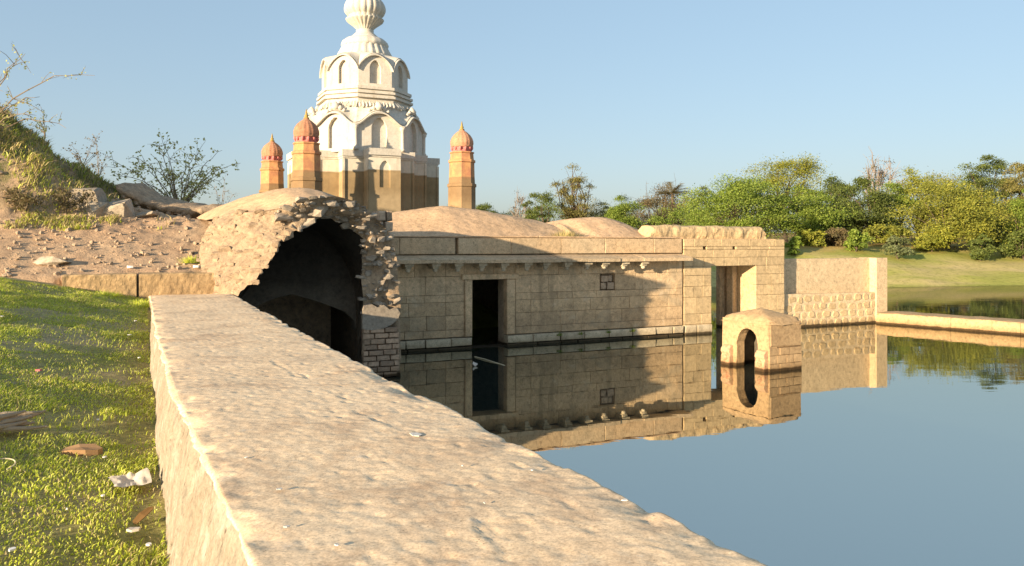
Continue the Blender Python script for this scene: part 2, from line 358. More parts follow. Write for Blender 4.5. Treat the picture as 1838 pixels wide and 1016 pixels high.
def water():
    t = NT('tank_water'); P = t.geo().outputs['Position']
    mp = t.n('ShaderNodeMapping'); mp.inputs['Scale'].default_value = (0.5, 1.6, 1.0); t.l(P, mp.inputs['Vector'])
    n = t.math('ADD', t.noise(mp.outputs[0], 1.1, 3, 0.5), t.math('MULTIPLY', t.noise(mp.outputs[0], 6.0, 2, 0.5), 0.12))
    sx = t.n('ShaderNodeSeparateXYZ'); t.l(P, sx.inputs[0])
    brz = t.ramp(t.math('DIVIDE', sx.outputs['X'], 16.0, True), [(0.35, 0.25), (0.9, 1.0)])     # a light breeze on the open side
    bp = t.n('ShaderNodeBump'); bp.inputs['Distance'].default_value = 0.012; t.l(n, bp.inputs['Height'])
    t.l(t.math('MULTIPLY', brz, 0.30), bp.inputs['Strength'])
    m = t.finish((0.022, 0.028, 0.022), 0.012, bp.outputs['Normal'], 0.5)
    t.b.inputs['IOR'].default_value = 9.0; t.b.inputs['Specular Tint'].default_value = (0.88, 0.87, 0.79, 1)
    return m
M['water'] = water()
def leaf(name, cols, trans=0.35, rough=0.6, drift=0.7):
    t = NT(name); g = t.geo()
    n = len(cols); c = t.ramp(g.outputs['Random Per Island'], [(i / (n - 1), q) for i, q in enumerate(cols)])
    c = t.mix(1.0, c, t.ramp(t.noise(g.outputs['Position'], drift, 4, 0.6), [(0.32, (0.62, 0.66, 0.7)), (0.5, (1, 1, 1)), (0.68, (1.16, 1.16, 1.05))]), 'MULTIPLY')
    b = t.n('ShaderNodeBsdfPrincipled'); t.l(c, b.inputs['Base Color']); b.inputs['Roughness'].default_value = rough; b.inputs['Specular IOR Level'].default_value = 0.25
    tr = t.n('ShaderNodeBsdfTranslucent'); t.l(c, tr.inputs['Color'])
    mx = t.n('ShaderNodeMixShader'); mx.inputs[0].default_value = trans
    t.l(b.outputs[0], mx.inputs[1]); t.l(tr.outputs[0], mx.inputs[2]); t.l(mx.outputs[0], t.out.inputs['Surface'])
    return t.m
L = {
 'acacia': leaf('acacia_leaf', [(0.129, 0.198, 0.0271), (0.189, 0.267, 0.0407), (0.273, 0.327, 0.0632), (0.159, 0.224, 0.0361)]),
 'dark': leaf('dark_leaf', [(0.069, 0.0978, 0.023), (0.115, 0.155, 0.0345), (0.184, 0.218, 0.0517), (0.092, 0.115, 0.0345)]),
 'yellow': leaf('golden_leaf', [(0.194, 0.208, 0.0314), (0.272, 0.273, 0.0418), (0.31, 0.304, 0.0522), (0.155, 0.2, 0.0418)]),
 'olive': leaf('olive_leaf', [(0.15, 0.145, 0.04), (0.23, 0.21, 0.06), (0.29, 0.24, 0.09), (0.14, 0.165, 0.045)]),
 'lime': leaf('yellow_green_leaf', [(0.194, 0.224, 0.029), (0.275, 0.284, 0.0387), (0.324, 0.311, 0.0484), (0.146, 0.19, 0.029)]),
 'brown': leaf('dry_leaf', [(0.16, 0.12, 0.06), (0.21, 0.16, 0.08), (0.14, 0.13, 0.05), (0.26, 0.20, 0.11)]),
 'shrub': leaf('shrub_leaf', [(0.416, 0.429, 0.156), (0.546, 0.546, 0.195), (0.325, 0.351, 0.117), (0.624, 0.572, 0.247)]),
 'grey': leaf('grey_green_leaf', [(0.13, 0.16, 0.07), (0.19, 0.22, 0.09), (0.11, 0.13, 0.055), (0.23, 0.25, 0.11)]),
 'pinkf': leaf('pink_blossom', [(0.5, 0.22, 0.2), (0.55, 0.3, 0.26)]),
 'blade': leaf('grass_blade', [(0.396, 0.491, 0.0436), (0.518, 0.586, 0.0653), (0.67, 0.698, 0.102), (0.442, 0.54, 0.0508), (0.761, 0.761, 0.262), (0.579, 0.634, 0.0871)], 0.42, 0.55, 1.6),
 'dry': leaf('dry_grass_blade', [(0.506, 0.407, 0.187), (0.572, 0.462, 0.242), (0.374, 0.319, 0.121), (0.308, 0.308, 0.077)], 0.3, 0.7),
}
def bark(name, c):
    t = NT(name); P = t.geo().outputs['Position']; n = t.noise(P, 14, 5, 0.7)
    return t.finish(t.mix(n, tuple(0.55 * q for q in c), c), 0.9, t.bump(n, 0.6, 0.02), 0.1)
M['bark'] = bark('bark', (0.14, 0.105, 0.075)); M['twig'] = bark('dry_twig', (0.30, 0.24, 0.17)); M['paletwig'] = bark('pale_twig', (0.36, 0.30, 0.25))
M['stick'] = bark('weathered_wood', (0.42, 0.34, 0.24))
def plain(name, c, rough=0.8):
    t = NT(name); P = t.geo().outputs['Position']; n = t.noise(P, 25, 5, 0.65)
    return t.finish(t.mix(n, tuple(0.75 * q for q in c), tuple(min(1, 1.15 * q) for q in c)), rough, t.bump(n, 0.4, 0.004), 0.2)
M['paper'] = plain('dirty_paper', (0.56, 0.50, 0.42)); M['white'] = plain('white_scrap', (0.82, 0.80, 0.76)); M['brownleaf'] = plain('dead_leaf', (0.16, 0.09, 0.03))
M['redbit'] = plain('faded_red_plastic', (0.5, 0.16, 0.16)); M['earth'] = plain('bare_red_earth', (0.36, 0.22, 0.11), 0.95)
M['fibre'] = plain('pale_fibre', (0.60, 0.52, 0.34))

# ------------------------------------------------------------------ the land and the water
def far_h(x, y):
    x = np.asarray(x, float); y = np.asarray(y, float); P = np.stack([x, y, 0 * x], -1)
    d = y - 50.0 - 2.5 * fbm(P, 0.05, 3, 3) - 0.06 * np.maximum(0, 12 - x)
    h = np.where(d < 0, np.maximum(-2.0, d * 0.12), np.minimum(d, 13) * 0.195 + np.maximum(0, np.minimum(d - 13, 250)) * 0.018)
    h = h + np.where(d > 1, 0.12 * fbm(P, 0.3, 3, 5), 0)
    # dry land under and behind the temple mound on the left
    u, v = (x - OX) * CA + (y - OY) * SA, -(x - OX) * SA + (y - OY) * CA
    dl = np.minimum(-6.2 - u + np.where(v > 1.0, 12.0, 0.0) * sstep(1, 5, v), 1e9)
    hl = np.where(dl < 0, dl * 0.5, np.minimum(dl * 0.5, 1.2))
    return np.maximum(h, np.clip(hl, -2, 1.2) * np.where(y < 60, 1, 0) + np.where(y < 60, 0, -2))
xs = np.concatenate([[-4000, -1500, -700, -350], np.arange(-200, -60, 10), np.arange(-60, 90, 1.0), np.arange(90, 220, 10), [260, 400, 800, 1600, 4000]])
ys = np.concatenate([[-400, -100, -40], np.arange(-20, 44, 2.0), np.arange(44, 80, 0.5), np.arange(80, 160, 5), [180, 220, 300, 500, 900, 2000, 5000]])
gx, gy = np.meshgrid(xs, ys, indexing='ij'); gz = far_h(gx.ravel(), gy.ravel())
ground = link('ground', mesh_np('ground', np.stack([gx.ravel(), gy.ravel(), gz], -1), grid_faces(len(xs), len(ys))), M['bank'], None, True)
tag(ground, kind='structure')
wm = mesh_py('water', [(-300, -60, 0), (600, -60, 0), (600, 75, 0), (-300, 75, 0)], [(0, 1, 2, 3)])
tag(link('water', wm, M['water']), kind='structure')

# the grassy slope left of the long wall
def grass_h(u, v):
    u = np.asarray(u, float); v = np.asarray(v, float)
    z = 1.07 + (np.clip(v, -30, -3) + 19) / 15 * 0.68 + np.clip(-(u + 5.8), 0, 2.3) * 0.16 * sstep(-22, -9, v) + np.clip(-(u + 5.8), 0, 2.3) * 0.03 - 0.04 * np.maximum(0, -(u + 8.4))
    P = np.stack([u, v, 0 * u], -1)
    return z + 0.022 * fbm(P, 0.9, 3, 9) + 0.010 * fbm(P, 4, 2, 10)
un = np.arange(-16, -5.2, 0.09); vn = np.arange(-24, -3.3, 0.09)
gu, gv = np.meshgrid(un, vn, indexing='ij'); z = grass_h(gu.ravel(), gv.ravel())
x, y = W2(gu.ravel(), gv.ravel())
gs = link('grass_slope', mesh_np('grass_slope', np.stack([x, y, z], -1), grid_faces(len(un), len(vn))), M['turf'], None, True); tag(gs, kind='structure')

# the earth slope and hill behind the kerb
_c = [pxv(a, b, 1.1) for a, b in ((-330, 40), (-150, 120), (0, 208), (100, 272), (200, 330), (232, 352), (300, 372), (390, 376))]
SU = [-40] + [q[0] for q in _c] + [-2.0, 3.0]; SZ = [9.0] + [q[1] for q in _c] + [3.3, 2.6]
def dirt_h(u, v):
    u = np.asarray(u, float); v = np.asarray(v, float); P = np.stack([u, v, 0 * u], -1)
    S = np.interp(u, SU, SZ)
    lo = 2.17 + 1.04 * np.clip((v + 3.7) / 2.6, -0.4, 1) ** 1.0
    z = lo + (S - 3.21) * sstep(-1.35, 1.25, v + 0.3 * fbm(P, 0.5, 3, 21))
    z = z - sstep(1.5, 4.0, v) * (np.maximum(S - 3.3, 0)) * 0.85
    amp = 0.5 + 0.8 * sstep(-2.5, 0, v)
    pocket = 0.75 * sstep(-7.9, -7.5, u) * sstep(-4.5, -4.8, u) * np.exp(-((v - (0.50 - 0.26 * (u + 5.41))) / 0.40) ** 2)
    return z + amp * (0.07 * fbm(P, 1.1, 4, 22) + 0.03 * fbm(P, 6, 3, 23)) - pocket
un = np.concatenate([np.arange(-24, -13, 0.5), np.arange(-13, -4.3, 0.06), np.arange(-4.3, -1.6, 0.3)]); vn = np.concatenate([np.arange(-3.72, 4, 0.06), np.arange(4, 15, 0.5)])
gu, gv = np.meshgrid(un, vn, indexing='ij'); z = dirt_h(gu.ravel(), gv.ravel())
hide = (gu.ravel() > np.where(gv.ravel() < -3.0, -4.72, -4.35)) & (gv.ravel() < 0.6)            # the vault stands here
z = np.where(hide, -0.6, z)
front = gv.ravel() <= -3.71
z = np.where(front & (gu.ravel() < -7.2), np.minimum(z, grass_h(gu.ravel(), gv.ravel()) - 0.03), np.where(front & (gu.ravel() < -4.72), 1.2, z))
x, y = W2(gu.ravel(), gv.ravel())
hill = link('earth_hill', mesh_np('earth_hill', np.stack([x, y, z], -1), grid_faces(len(un), len(vn))), M['soil'], None, True); tag(hill, kind='structure')

def on_ground(px, py, hf, lo=2.0, hi=40.0):
    """first point where the ray of a pixel meets a height field given over (u, v)"""
    Y = lo
    while Y < hi:
        X = pxy(px, Y); zz = pz(py, Y); u, v = UV(X, Y)
        if zz <= float(hf(np.array([u]), np.array([v]))[0]): return X, Y, zz
        Y += 0.02
    return pxy(px, hi), hi, pz(py, hi)

# ------------------------------------------------------------------ the long wall in the foreground
TOPZ = 1.845
def long_wall():
    t = uthing('tank_wall', 'long broad pale plastered wall with cracked flat top between grass and water', 'wall', -5.1, -14, 0.0)
    vv = np.concatenate([np.arange(-24, -18.2, 0.1), np.arange(-18.2, -13, 0.016), np.arange(-13, -9, 0.03), np.arange(-9, -4.02, 0.05), [-4.02]])
    uL = np.interp(vv, [-24, -17.3, -15.6, -14, -10, -4], [-5.42, -5.52, -5.59, -5.66, -5.74, -5.79])
    uR = np.interp(vv, [-24, -17, -14.3, -4], [-4.12, -4.21, -4.31, -4.43])
    r = 0.028
    # profile parameters: (side weights) left face, rounded edge, top, rounded edge, right face
    prof = []
    for q in np.linspace(0, 1, 42): prof.append(('L', q))
    for q in np.linspace(0, 1, 6)[1:-1]: prof.append(('A', q))
    for q in np.linspace(0, 1, 90): prof.append(('T', q))
    for q in np.linspace(0, 1, 6)[1:-1]: prof.append(('B', q))
    for q in np.linspace(0, 1, 20): prof.append(('R', q))
    n, m = len(vv), len(prof); U = np.zeros((n, m)); Z = np.zeros((n, m)); NU = np.zeros((n, m)); NZ = np.zeros((n, m))
    for j, (k, q) in enumerate(prof):
        if k == 'L': U[:, j] = -5.80 + (uL + 5.80) * (0.06 + 0.94 * q ** 1.3) ; Z[:, j] = 0.7 + (TOPZ - r - 0.7) * q; NU[:, j] = -1; NZ[:, j] = 0.15
        elif k == 'A':
            a = q * math.pi / 2; U[:, j] = uL + r - r * math.cos(a); Z[:, j] = TOPZ - r + r * math.sin(a); NU[:, j] = -math.cos(a); NZ[:, j] = math.sin(a)
        elif k == 'T': U[:, j] = uL + r + (uR - uL - 2 * r) * q; Z[:, j] = TOPZ; NZ[:, j] = 1
        elif k == 'B':
            a = q * math.pi / 2; U[:, j] = uR - r + r * math.sin(a); Z[:, j] = TOPZ - r + r * math.cos(a); NU[:, j] = math.sin(a); NZ[:, j] = math.cos(a)
        else: U[:, j] = uR + 0.10 * q; Z[:, j] = TOPZ - r - (TOPZ + 0.6) * q; NU[:, j] = 1
    V = np.repeat(vv[:, None], m, 1)
    P = np.stack([U, V, Z], -1).reshape(-1, 3)
    side = (np.abs(NU.ravel()) > 0.7)
    d = 0.012 * fbm(P, 0.8, 2, 31) + 0.0010 * fbm(P, 6, 3, 32) + 0.0018 * fbm(P, 38, 3, 33)
    pit = vnoise(P, 19, 35); d = d - 0.010 * np.clip(pit - 0.5, 0, 1)
    d = np.where(side, d * 2.2 - 0.03 * np.clip(vnoise(P * np.array([1, 1, 0.35]), 14, 36) - 0.35, 0, 1), d)
    # broken edges
    edge = np.exp(-((P[:, 0] - np.repeat(uR, m)) / 0.10) ** 2) + 0.8 * np.exp(-((P[:, 0] - np.repeat(uL, m)) / 0.09) ** 2)
    d = d - edge * 0.022 * np.clip(fbm(P, 5, 3, 37) + 0.25, 0, 1.4)
    top = NZ.ravel() > 0.8
    # the long crack on the top, a lip beside it
    crack = [(452, 628), (492, 650), (512, 664), (560, 682), (604, 700), (640, 742), (690, 762), (740, 800), (790, 845), (838, 893), (862, 935), (905, 1000)]
    pts = []
    for px, py in crack:
        Y = (CAM_Z - TOPZ) * F_PX / (py - HOR); pts.append(UV(pxy(px, Y), Y))
    dist = np.full(len(P), 9.0); sgn = np.zeros(len(P))
    for (a, b), (c, e) in zip(pts[:-1], pts[1:]):
        ex, ey = c - a, e - b; L2 = ex * ex + ey * ey
        tt = np.clip(((P[:, 0] - a) * ex + (P[:, 1] - b) * ey) / L2, 0, 1)
        dd = np.hypot(P[:, 0] - a - tt * ex, P[:, 1] - b - tt * ey)
        cr = (P[:, 0] - a) * ey - (P[:, 1] - b) * ex
        sgn = np.where(dd < dist, np.sign(cr), sgn); dist = np.minimum(dist, dd)
    dist = dist + 0.05 * fbm(P, 5, 4, 38); brk = np.clip(vnoise(P, 1.7, 39) * 2.2 + 0.35, 0, 1)
    d = d + brk * top * (-0.0045 * np.exp(-(dist / 0.009) ** 2) + 0.0015 * np.exp(-((dist - 0.03) / 0.035) ** 2) * (sgn > 0))
    Q = P.copy(); Q[:, 0] += d * NU.ravel(); Q[:, 2] += d * NZ.ravel()
    # the drain holes in the left face
    for (px, py, ru, rz) in ((310, 783, 0.085, 0.048), (304, 996, 0.05, 0.025)):
        Y = 2.0
        while Y < 12:
            X = pxy(px, Y); u0, v0 = UV(X, Y); z0 = pz(py, Y); q = (z0 - 0.7) / (TOPZ - r - 0.7)
            if q < 1 and u0 > -5.80 + (np.interp(v0, vv, uL) + 5.80) * (0.06 + 0.94 * max(q, 0) ** 1.3): break
            Y += 0.01
        g = np.exp(-(((P[:, 1] - v0) / ru) ** 2 + ((P[:, 2] - z0) / rz) ** 2) ** 3) * (NU.ravel() < -0.5)
        Q[:, 0] += g * 0.75
    Q -= np.array([-5.1, -14, 0.0])
    F = grid_faces(n, m)[:, ::-1]
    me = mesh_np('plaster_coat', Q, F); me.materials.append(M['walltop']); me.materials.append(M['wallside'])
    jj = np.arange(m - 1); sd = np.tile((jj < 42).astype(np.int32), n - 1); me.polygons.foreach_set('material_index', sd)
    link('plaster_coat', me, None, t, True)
    # the far end, where it meets the kerb
    e = MB().box(-5.80, -4.43, -4.05, -3.9, -0.5, TOPZ - 0.02); e.build('end_block', M['walltop'], t)
    return t
long_wall()

# ------------------------------------------------------------------ shaped pieces
def block(parent, name, u0, u1, z0, z1, vf, depth, m, jit=0.008, bev=0.016):
    c = lambda a: random.uniform(-a, a)
    o = ORG[parent.name] if parent.name in ORG else (0, 0, 0)
    f = c(jit)
    V = [(u0, vf + depth, z0), (u1, vf + depth, z0), (u1, vf + depth, z1), (u0, vf + depth, z1),
         (u0 + abs(c(jit)), vf + bev + f, z0 + abs(c(jit))), (u1 - abs(c(jit)), vf + bev + f, z0 + abs(c(jit))), (u1 - abs(c(jit)), vf + bev + f, z1 - abs(c(jit))), (u0 + abs(c(jit)), vf + bev + f, z1 - abs(c(jit)))]
    b = [bev * random.uniform(0.6, 1.9) for _ in range(8)]
    V += [(u0 + b[0], vf + f + c(jit) * .5, z0 + b[1]), (u1 - b[2], vf + f + c(jit) * .5, z0 + b[3]), (u1 - b[4], vf + f + c(jit) * .5, z1 - b[5]), (u0 + b[6], vf + f + c(jit) * .5, z1 - b[7])]
    F = [(3, 2, 1, 0)]
    for a, e in ((0, 4), (4, 8)):
        for i in range(4): F.append((a + i, a + (i + 1) % 4, e + (i + 1) % 4, e + i))
    F.append((8, 9, 10, 11))
    cu, cz = (u0 + u1) / 2, z0
    me = mesh_py(name, [(p[0] - cu, p[1] - vf, p[2] - cz) for p in V], F)
    q = link(name, me, m, parent); q.location = (cu - o[0], vf - o[1], cz - o[2]); return q

def courses(parent, name, u0, u1, zs, vf, depth, m, wmin, wmax, holes=(), cuts=(), gap=0.002, jit=0.005, bev=0.0055):
    for z0, z1 in zip(zs[:-1], zs[1:]):
        spans = [(u0, u1)]
        for (a, b, c, d) in holes:
            if z1 > c + 0.03 and z0 < d - 0.03:
                new = []
                for s, e in spans:
                    if b <= s or a >= e: new.append((s, e)); continue
                    if a - s > 0.06: new.append((s, a))
                    if e - b > 0.06: new.append((b, e))
                spans = new
        for s, e in spans:
            cs = [s] + sorted(c for c in cuts if s + 0.1 < c < e - 0.1) + [e]
            for a, b in zip(cs[:-1], cs[1:]):
                x = a
                while x < b - 1e-6:
                    w = random.uniform(wmin, wmax)
                    if b - x - w < wmin * 0.6: w = b - x
                    block(parent, name, x + gap / 2, min(x + w, b) - gap / 2, z0 + gap / 2, z1 - gap / 2, vf, depth, m, jit, bev)
                    x += w

CH = []
def chunk_meshes():
    for s in range(10):
        r = random.Random(100 + s); bm = bmesh.new()
        for _ in range(15):
            a = Vector((r.gauss(0, 1), r.gauss(0, 1), r.gauss(0, 1))).normalized()
            p = Vector([math.copysign(abs(c) ** 0.62, c) for c in a]); bm.verts.new(p * r.uniform(0.5, 0.66))
        h = bmesh.ops.convex_hull(bm, input=bm.verts[:])
        bmesh.ops.delete(bm, geom=[e for e in h['geom_interior'] if isinstance(e, bmesh.types.BMVert)], context='VERTS')
        me = bpy.data.meshes.new('rubble_piece'); bm.to_mesh(me); bm.free(); CH.append(me)
chunk_meshes()
CHM = {}
def chunk(name, parent, loc, size, m, rot=None):
    k = random.randrange(len(CH)); key = (k, m.name)
    if key not in CHM:
        c = CH[k].copy(); c.materials.append(m); CHM[key] = c
    o = bpy.data.objects.new(name, CHM[key]); COL.objects.link(o); o.parent = parent
    o.location = loc; o.scale = size; o.rotation_euler = rot or (random.uniform(-.5, .5), random.uniform(-.5, .5), random.uniform(0, 6.3))
    return o

# ------------------------------------------------------------------ the flooded hall
UE = pxv(1225, 463, 0)[0]; UJ0 = pxv(1277, 600, 0)[0]; UJ1 = pxv(1357, 560, 0)[0]; UG = pxv(1408, 560, 0)[0]
def hall():
    t = uthing('flooded_hall', 'flooded stone hall front with black doorway, bracketed eave and domed earthen roof', 'building', 4.0, 0.0)
    d0, d1 = pxv(847, 600, 0.0)[0], pxv(909, 600, 0.0)[0]; dz = pxv(875, 502, 0)[1]; sill = pxv(875, 622, 0)[1]
    U0 = -1.5
    vc = 0.19
    c = MB().box(U0, d0, vc, 0.55, -0.8, 2.86).box(d1, UE + 0.05, vc, 0.55, -0.8, 2.86).box(d0, d1, vc, 0.55, dz + 0.02, 2.86).box(d0, d1, vc, 0.55, -0.8, sill - 0.02)
    c.box(U0, U0 + 0.4, 0.55, 6.0, -0.8, 2.7).box(UE - 0.4, UE + 0.05, 0.55, 6.0, -0.8, 2.7).box(U0, UE + 0.05, 6.0, 6.4, -0.8, 2.7).box(U0, UE + 0.05, 0.551, 6.4, 2.5, 2.72)
    c.build('wall_core', M['mortar'], t)
    w0, w1 = pxv(1077, 500, 0)[0], pxv(1104, 500, 0)[0]; wz1, wz0 = pxv(1090, 491, 0)[1], pxv(1090, 521, 0)[1]
    cuts = [pxv(p, 600, 0)[0] for p in (800, 833, 925, 953, 1154, 1214)]
    holes = [(d0, d1, sill, dz), (w0, w1, wz0, wz1)]
    zs = [0.30, 0.50, 0.87, 1.22, wz0, wz1, 2.24]
    courses(t, 'stone', U0, UE, zs, 0.0, 0.2, M['facade'], 0.42, 0.95, holes, cuts)
    courses(t, 'plinth_stone', U0, UE, [-0.35, 0.06, 0.29], -0.07, 0.26, M['plinth'], 0.5, 1.0, [(d0, d1, sill - 0.02, dz)], (), 0.014, 0.016, 0.016)
    # the door: raised jambs, lintel, worn sill
    for a, b in ((pxv(834, 600, 0)[0], d0), (d1, pxv(924, 600, 0)[0])):
        block(t, 'door_jamb', a, b, 0.30, dz, -0.05, 0.5, M['facade'], 0.004, 0.02)
    block(t, 'door_lintel', pxv(828, 600, 0)[0], pxv(930, 600, 0)[0], dz + 0.004, dz + 0.16, -0.065, 0.5, M['facade'], 0.004, 0.02)
    block(t, 'door_sill', d0 - 0.05, d1 + 0.05, sill - 0.13, sill, -0.13, 0.5, M['plinth'], 0.01, 0.02)
    # blocked little window: four stones deep in the opening
    wm_, zm = (w0 + w1) / 2, (wz0 + wz1) / 2
    for a, b, e, f, dv in ((w0 + .07, wm_ + .03, zm, wz1 - .06, .03), (wm_ + .04, w1 - .06, zm + .01, wz1 - .05, .05), (w0 + .06, wm_ - .02, wz0 + .03, zm - .02, .04), (wm_ + .01, w1 - .01, wz0 + .02, zm - .015, .025)):
        block(t, 'window_stone', a, b, e, f, dv, 0.18 - dv, M['rubble'], 0.006, 0.012)
    # stone eave: slabs side by side, the brackets below
    u = -1.35
    while u < UE - 0.02:
        w = random.uniform(0.8, 1.15); e = min(u + w, UE)
        if UE - e < 0.35: e = UE
        dz_ = random.uniform(-0.008, 0.008); k = random.uniform(-0.015, 0.015)
        s = MB().add([(u, -0.50 + k, 2.245 + dz_), (e - .006, -0.50 + k, 2.245 + dz_), (e - .006, 0.1, 2.285 + dz_), (u, 0.1, 2.285 + dz_),
                      (u, -0.50 + k, 2.335 + dz_), (e - .006, -0.50 + k, 2.335 + dz_), (e - .006, 0.1, 2.45 + dz_), (u, 0.1, 2.45 + dz_)],
                     [(0, 3, 2, 1), (4, 5, 6, 7), (0, 1, 5, 4), (1, 2, 6, 5), (2, 3, 7, 6), (3, 0, 4, 7)])
        s.build('eave_slab', M['parapet'], t); u = e
    for px in (731, 780, 820, 863, 902, 944, 977, 1016, 1052, 1083, 1118, 1153):
        bu = pxv(px, 480, -0.25)[0]; j = random.uniform(-.015, .015)
        b = MB().box(bu - .115, bu + .115, -0.42 + j, 0.02, 2.17, 2.262).add(
            [(bu - .07, -.34 + j, 2.10), (bu + .07, -.34 + j, 2.10), (bu + .07, 0.01, 2.10), (bu - .07, 0.01, 2.10), (bu - .085, -.38 + j, 2.172), (bu + .085, -.38 + j, 2.172), (bu + .085, 0.01, 2.172), (bu - .085, 0.01, 2.172)],
            [(0, 3, 2, 1), (0, 1, 5, 4), (1, 2, 6, 5), (2, 3, 7, 6), (3, 0, 4, 7)]).build('bracket', M['plinth'], t)
        kp = [(0.012, 2.015), (0.05, 2.03), (0.066, 2.065), (0.05, 2.10), (0.03, 2.12)]
        MB().lathe(kp, 10, bu, -.29 + j).build('knob', M['plinth'], b, True, org=ORG[t.name])
    # parapet
    notch = pxv(820, 440, 0.0)[0]
    courses(t, 'parapet_stone', U0, UE, [2.462, 2.90], 0.02, 0.24, M['parapet'], 0.8, 1.7, [(notch - .03, notch + .05, 2.62, 2.84)], (), 0.005, 0.008, 0.010)
    courses(t, 'coping_stone', U0, UE, [2.90, 2.955], 0.0, 0.5, M['roofp'], 1.2, 2.2, (), (), 0.005, 0.010, 0.012)
    # the earthen domes of the roof
    pu = [-1.5, -0.5, .44, 1.95, 3.2, 4.5, 5.5, 6.2, 7.05, 7.8, 8.4, 8.85, 9.3]; ph = [3.45, 3.5, 3.62, 3.87, 3.76, 3.57, 3.44, 3.54, 3.62, 3.5, 3.2, 2.95, 2.75]
    uu = np.arange(-1.45, UE + 0.02, 0.07); vv = np.arange(0.30, 6.3, 0.07)
    gu, gv = np.meshgrid(uu, vv, indexing='ij'); gu = gu.ravel(); gv = gv.ravel(); P = np.stack([gu, gv, 0 * gu], -1)
    hgt = np.interp(gu, pu, ph); hs = np.convolve(np.interp(np.arange(-2.5, 11, 0.05), pu, ph), np.ones(13) / 13, 'same'); hgt = np.interp(gu, np.arange(-2.5, 11, 0.05), hs)
    c0 = np.where(gu < 5.5, 2.6, 2.2)
    bell = np.where(gv < c0, sstep(0.2, 1.0, (gv - 0.2) / (c0 - 0.2) * 0.8 + 0.2), 1 - 0.8 * sstep(c0 + .2, 6.2, gv))
    lobe = np.exp(-((gu - 5.5 - 0.35 * (2.4 - gv)) / 0.28) ** 2) * sstep(0.4, 1.2, gv) * 0.10
    z = 2.80 + (hgt - 2.80) * bell - lobe + 0.02 * fbm(P, 1.2, 4, 41) + 0.008 * fbm(P, 8, 2, 42)
    link('roof_dome', mesh_np('roof_dome', np.stack([gu - 4.0, gv, z], -1), grid_faces(len(uu), len(vv))), M['roofp'], t, True)
    return t
hall()

def gateway():
    t = uthing('gateway', 'broken stone gateway block with square opening seen through to the far bank', 'gateway', 11.0, 0.0)
    g0, g1 = UE + 0.055, UG; zl = pxv(1317, 477, 0)[1]; vb = 1.5
    c = MB().box(g0, UJ0 - .004, 0.25, vb, -0.8, 2.84).box(UJ1 + .004, g1, 0.25, vb, -0.8, 2.84).box(UJ0 - .004, UJ1 + .004, 0.25, vb, zl + .01, 2.84)
    c.build('masonry_core', M['gate'], t)
    h1, h2 = pxv(1265, 445, 0)[0], pxv(1318, 445, 0)[0]
    holes = [(UJ0, UJ1, -1, zl), (h1 - .06, h1 + .08, 2.56, 2.66), (h2 - .06, h2 + .07, 2.56, 2.66)]
    courses(t, 'stone', g0, g1, [-0.35, 0.30, 0.62, 1.12, 1.45, 1.78, zl, 2.32, 2.56, 2.66, 2.88], 0.0, 0.26, M['gate'], 0.28, 0.75, holes, (), 0.003, 0.005, 0.007)
    courses(t, 'plinth_stone', g0, UJ0, [-0.3, 0.29], -0.06, 0.24, M['plinth'], 0.4, 0.6, (), (), 0.012, 0.014, 0.02)
    block(t, 'rear_pillar', UJ1 - 0.20, UJ1, -0.6, zl, 0.85, 0.30, M['facade'], 0.01, 0.02)
    block(t, 'rear_pillar', UJ1 - 0.34, UJ1, -0.6, zl, 1.30, 0.2, M['facade'], 0.01, 0.02)
    a0, a1 = pxv(1166, 420, .62)[0], pxv(1374, 420, .62)[0]; n = 90; pr = [(.60, 2.87), (.58, 2.98), (.57, 3.1), (.58, 3.2), (.62, 3.27), (.75, 3.31), (1.0, 3.32), (1.25, 3.30), (1.4, 3.2), (1.42, 2.87)]
    V = np.array([(a0 + (a1 - a0) * i / n, q[0], q[1]) for i in range(n + 1) for q in pr]); e = np.minimum(V[:, 0] - a0, a1 - V[:, 0])
    V[:, 2] = 2.87 + (V[:, 2] - 2.87) * np.clip(0.55 + e * 3.0, 0, 1) * (1 + 0.10 * fbm(V, 1.6, 3, 46)); V[:, 1] += 0.035 * fbm(V, 4, 4, 47) + 0.08 * np.clip(fbm(V * np.array([.5, 1, 1.6]), 4, 3, 48) - .35, 0, 1)
    V -= np.array([11.0, 0, 0]); F = [tuple(f) for f in grid_faces(n + 1, len(pr))] + [tuple(range(len(pr)))[::-1], tuple(n * len(pr) + k for k in range(len(pr)))]
    link('ruined_top', mesh_py('ruined_top', V, F), M['gate'], t)
    b = MB().box(g0, g1, 0.4, vb - 0.02, 2.84, 2.90); b.build('roof_slab', M['roofp'], t)
gateway()

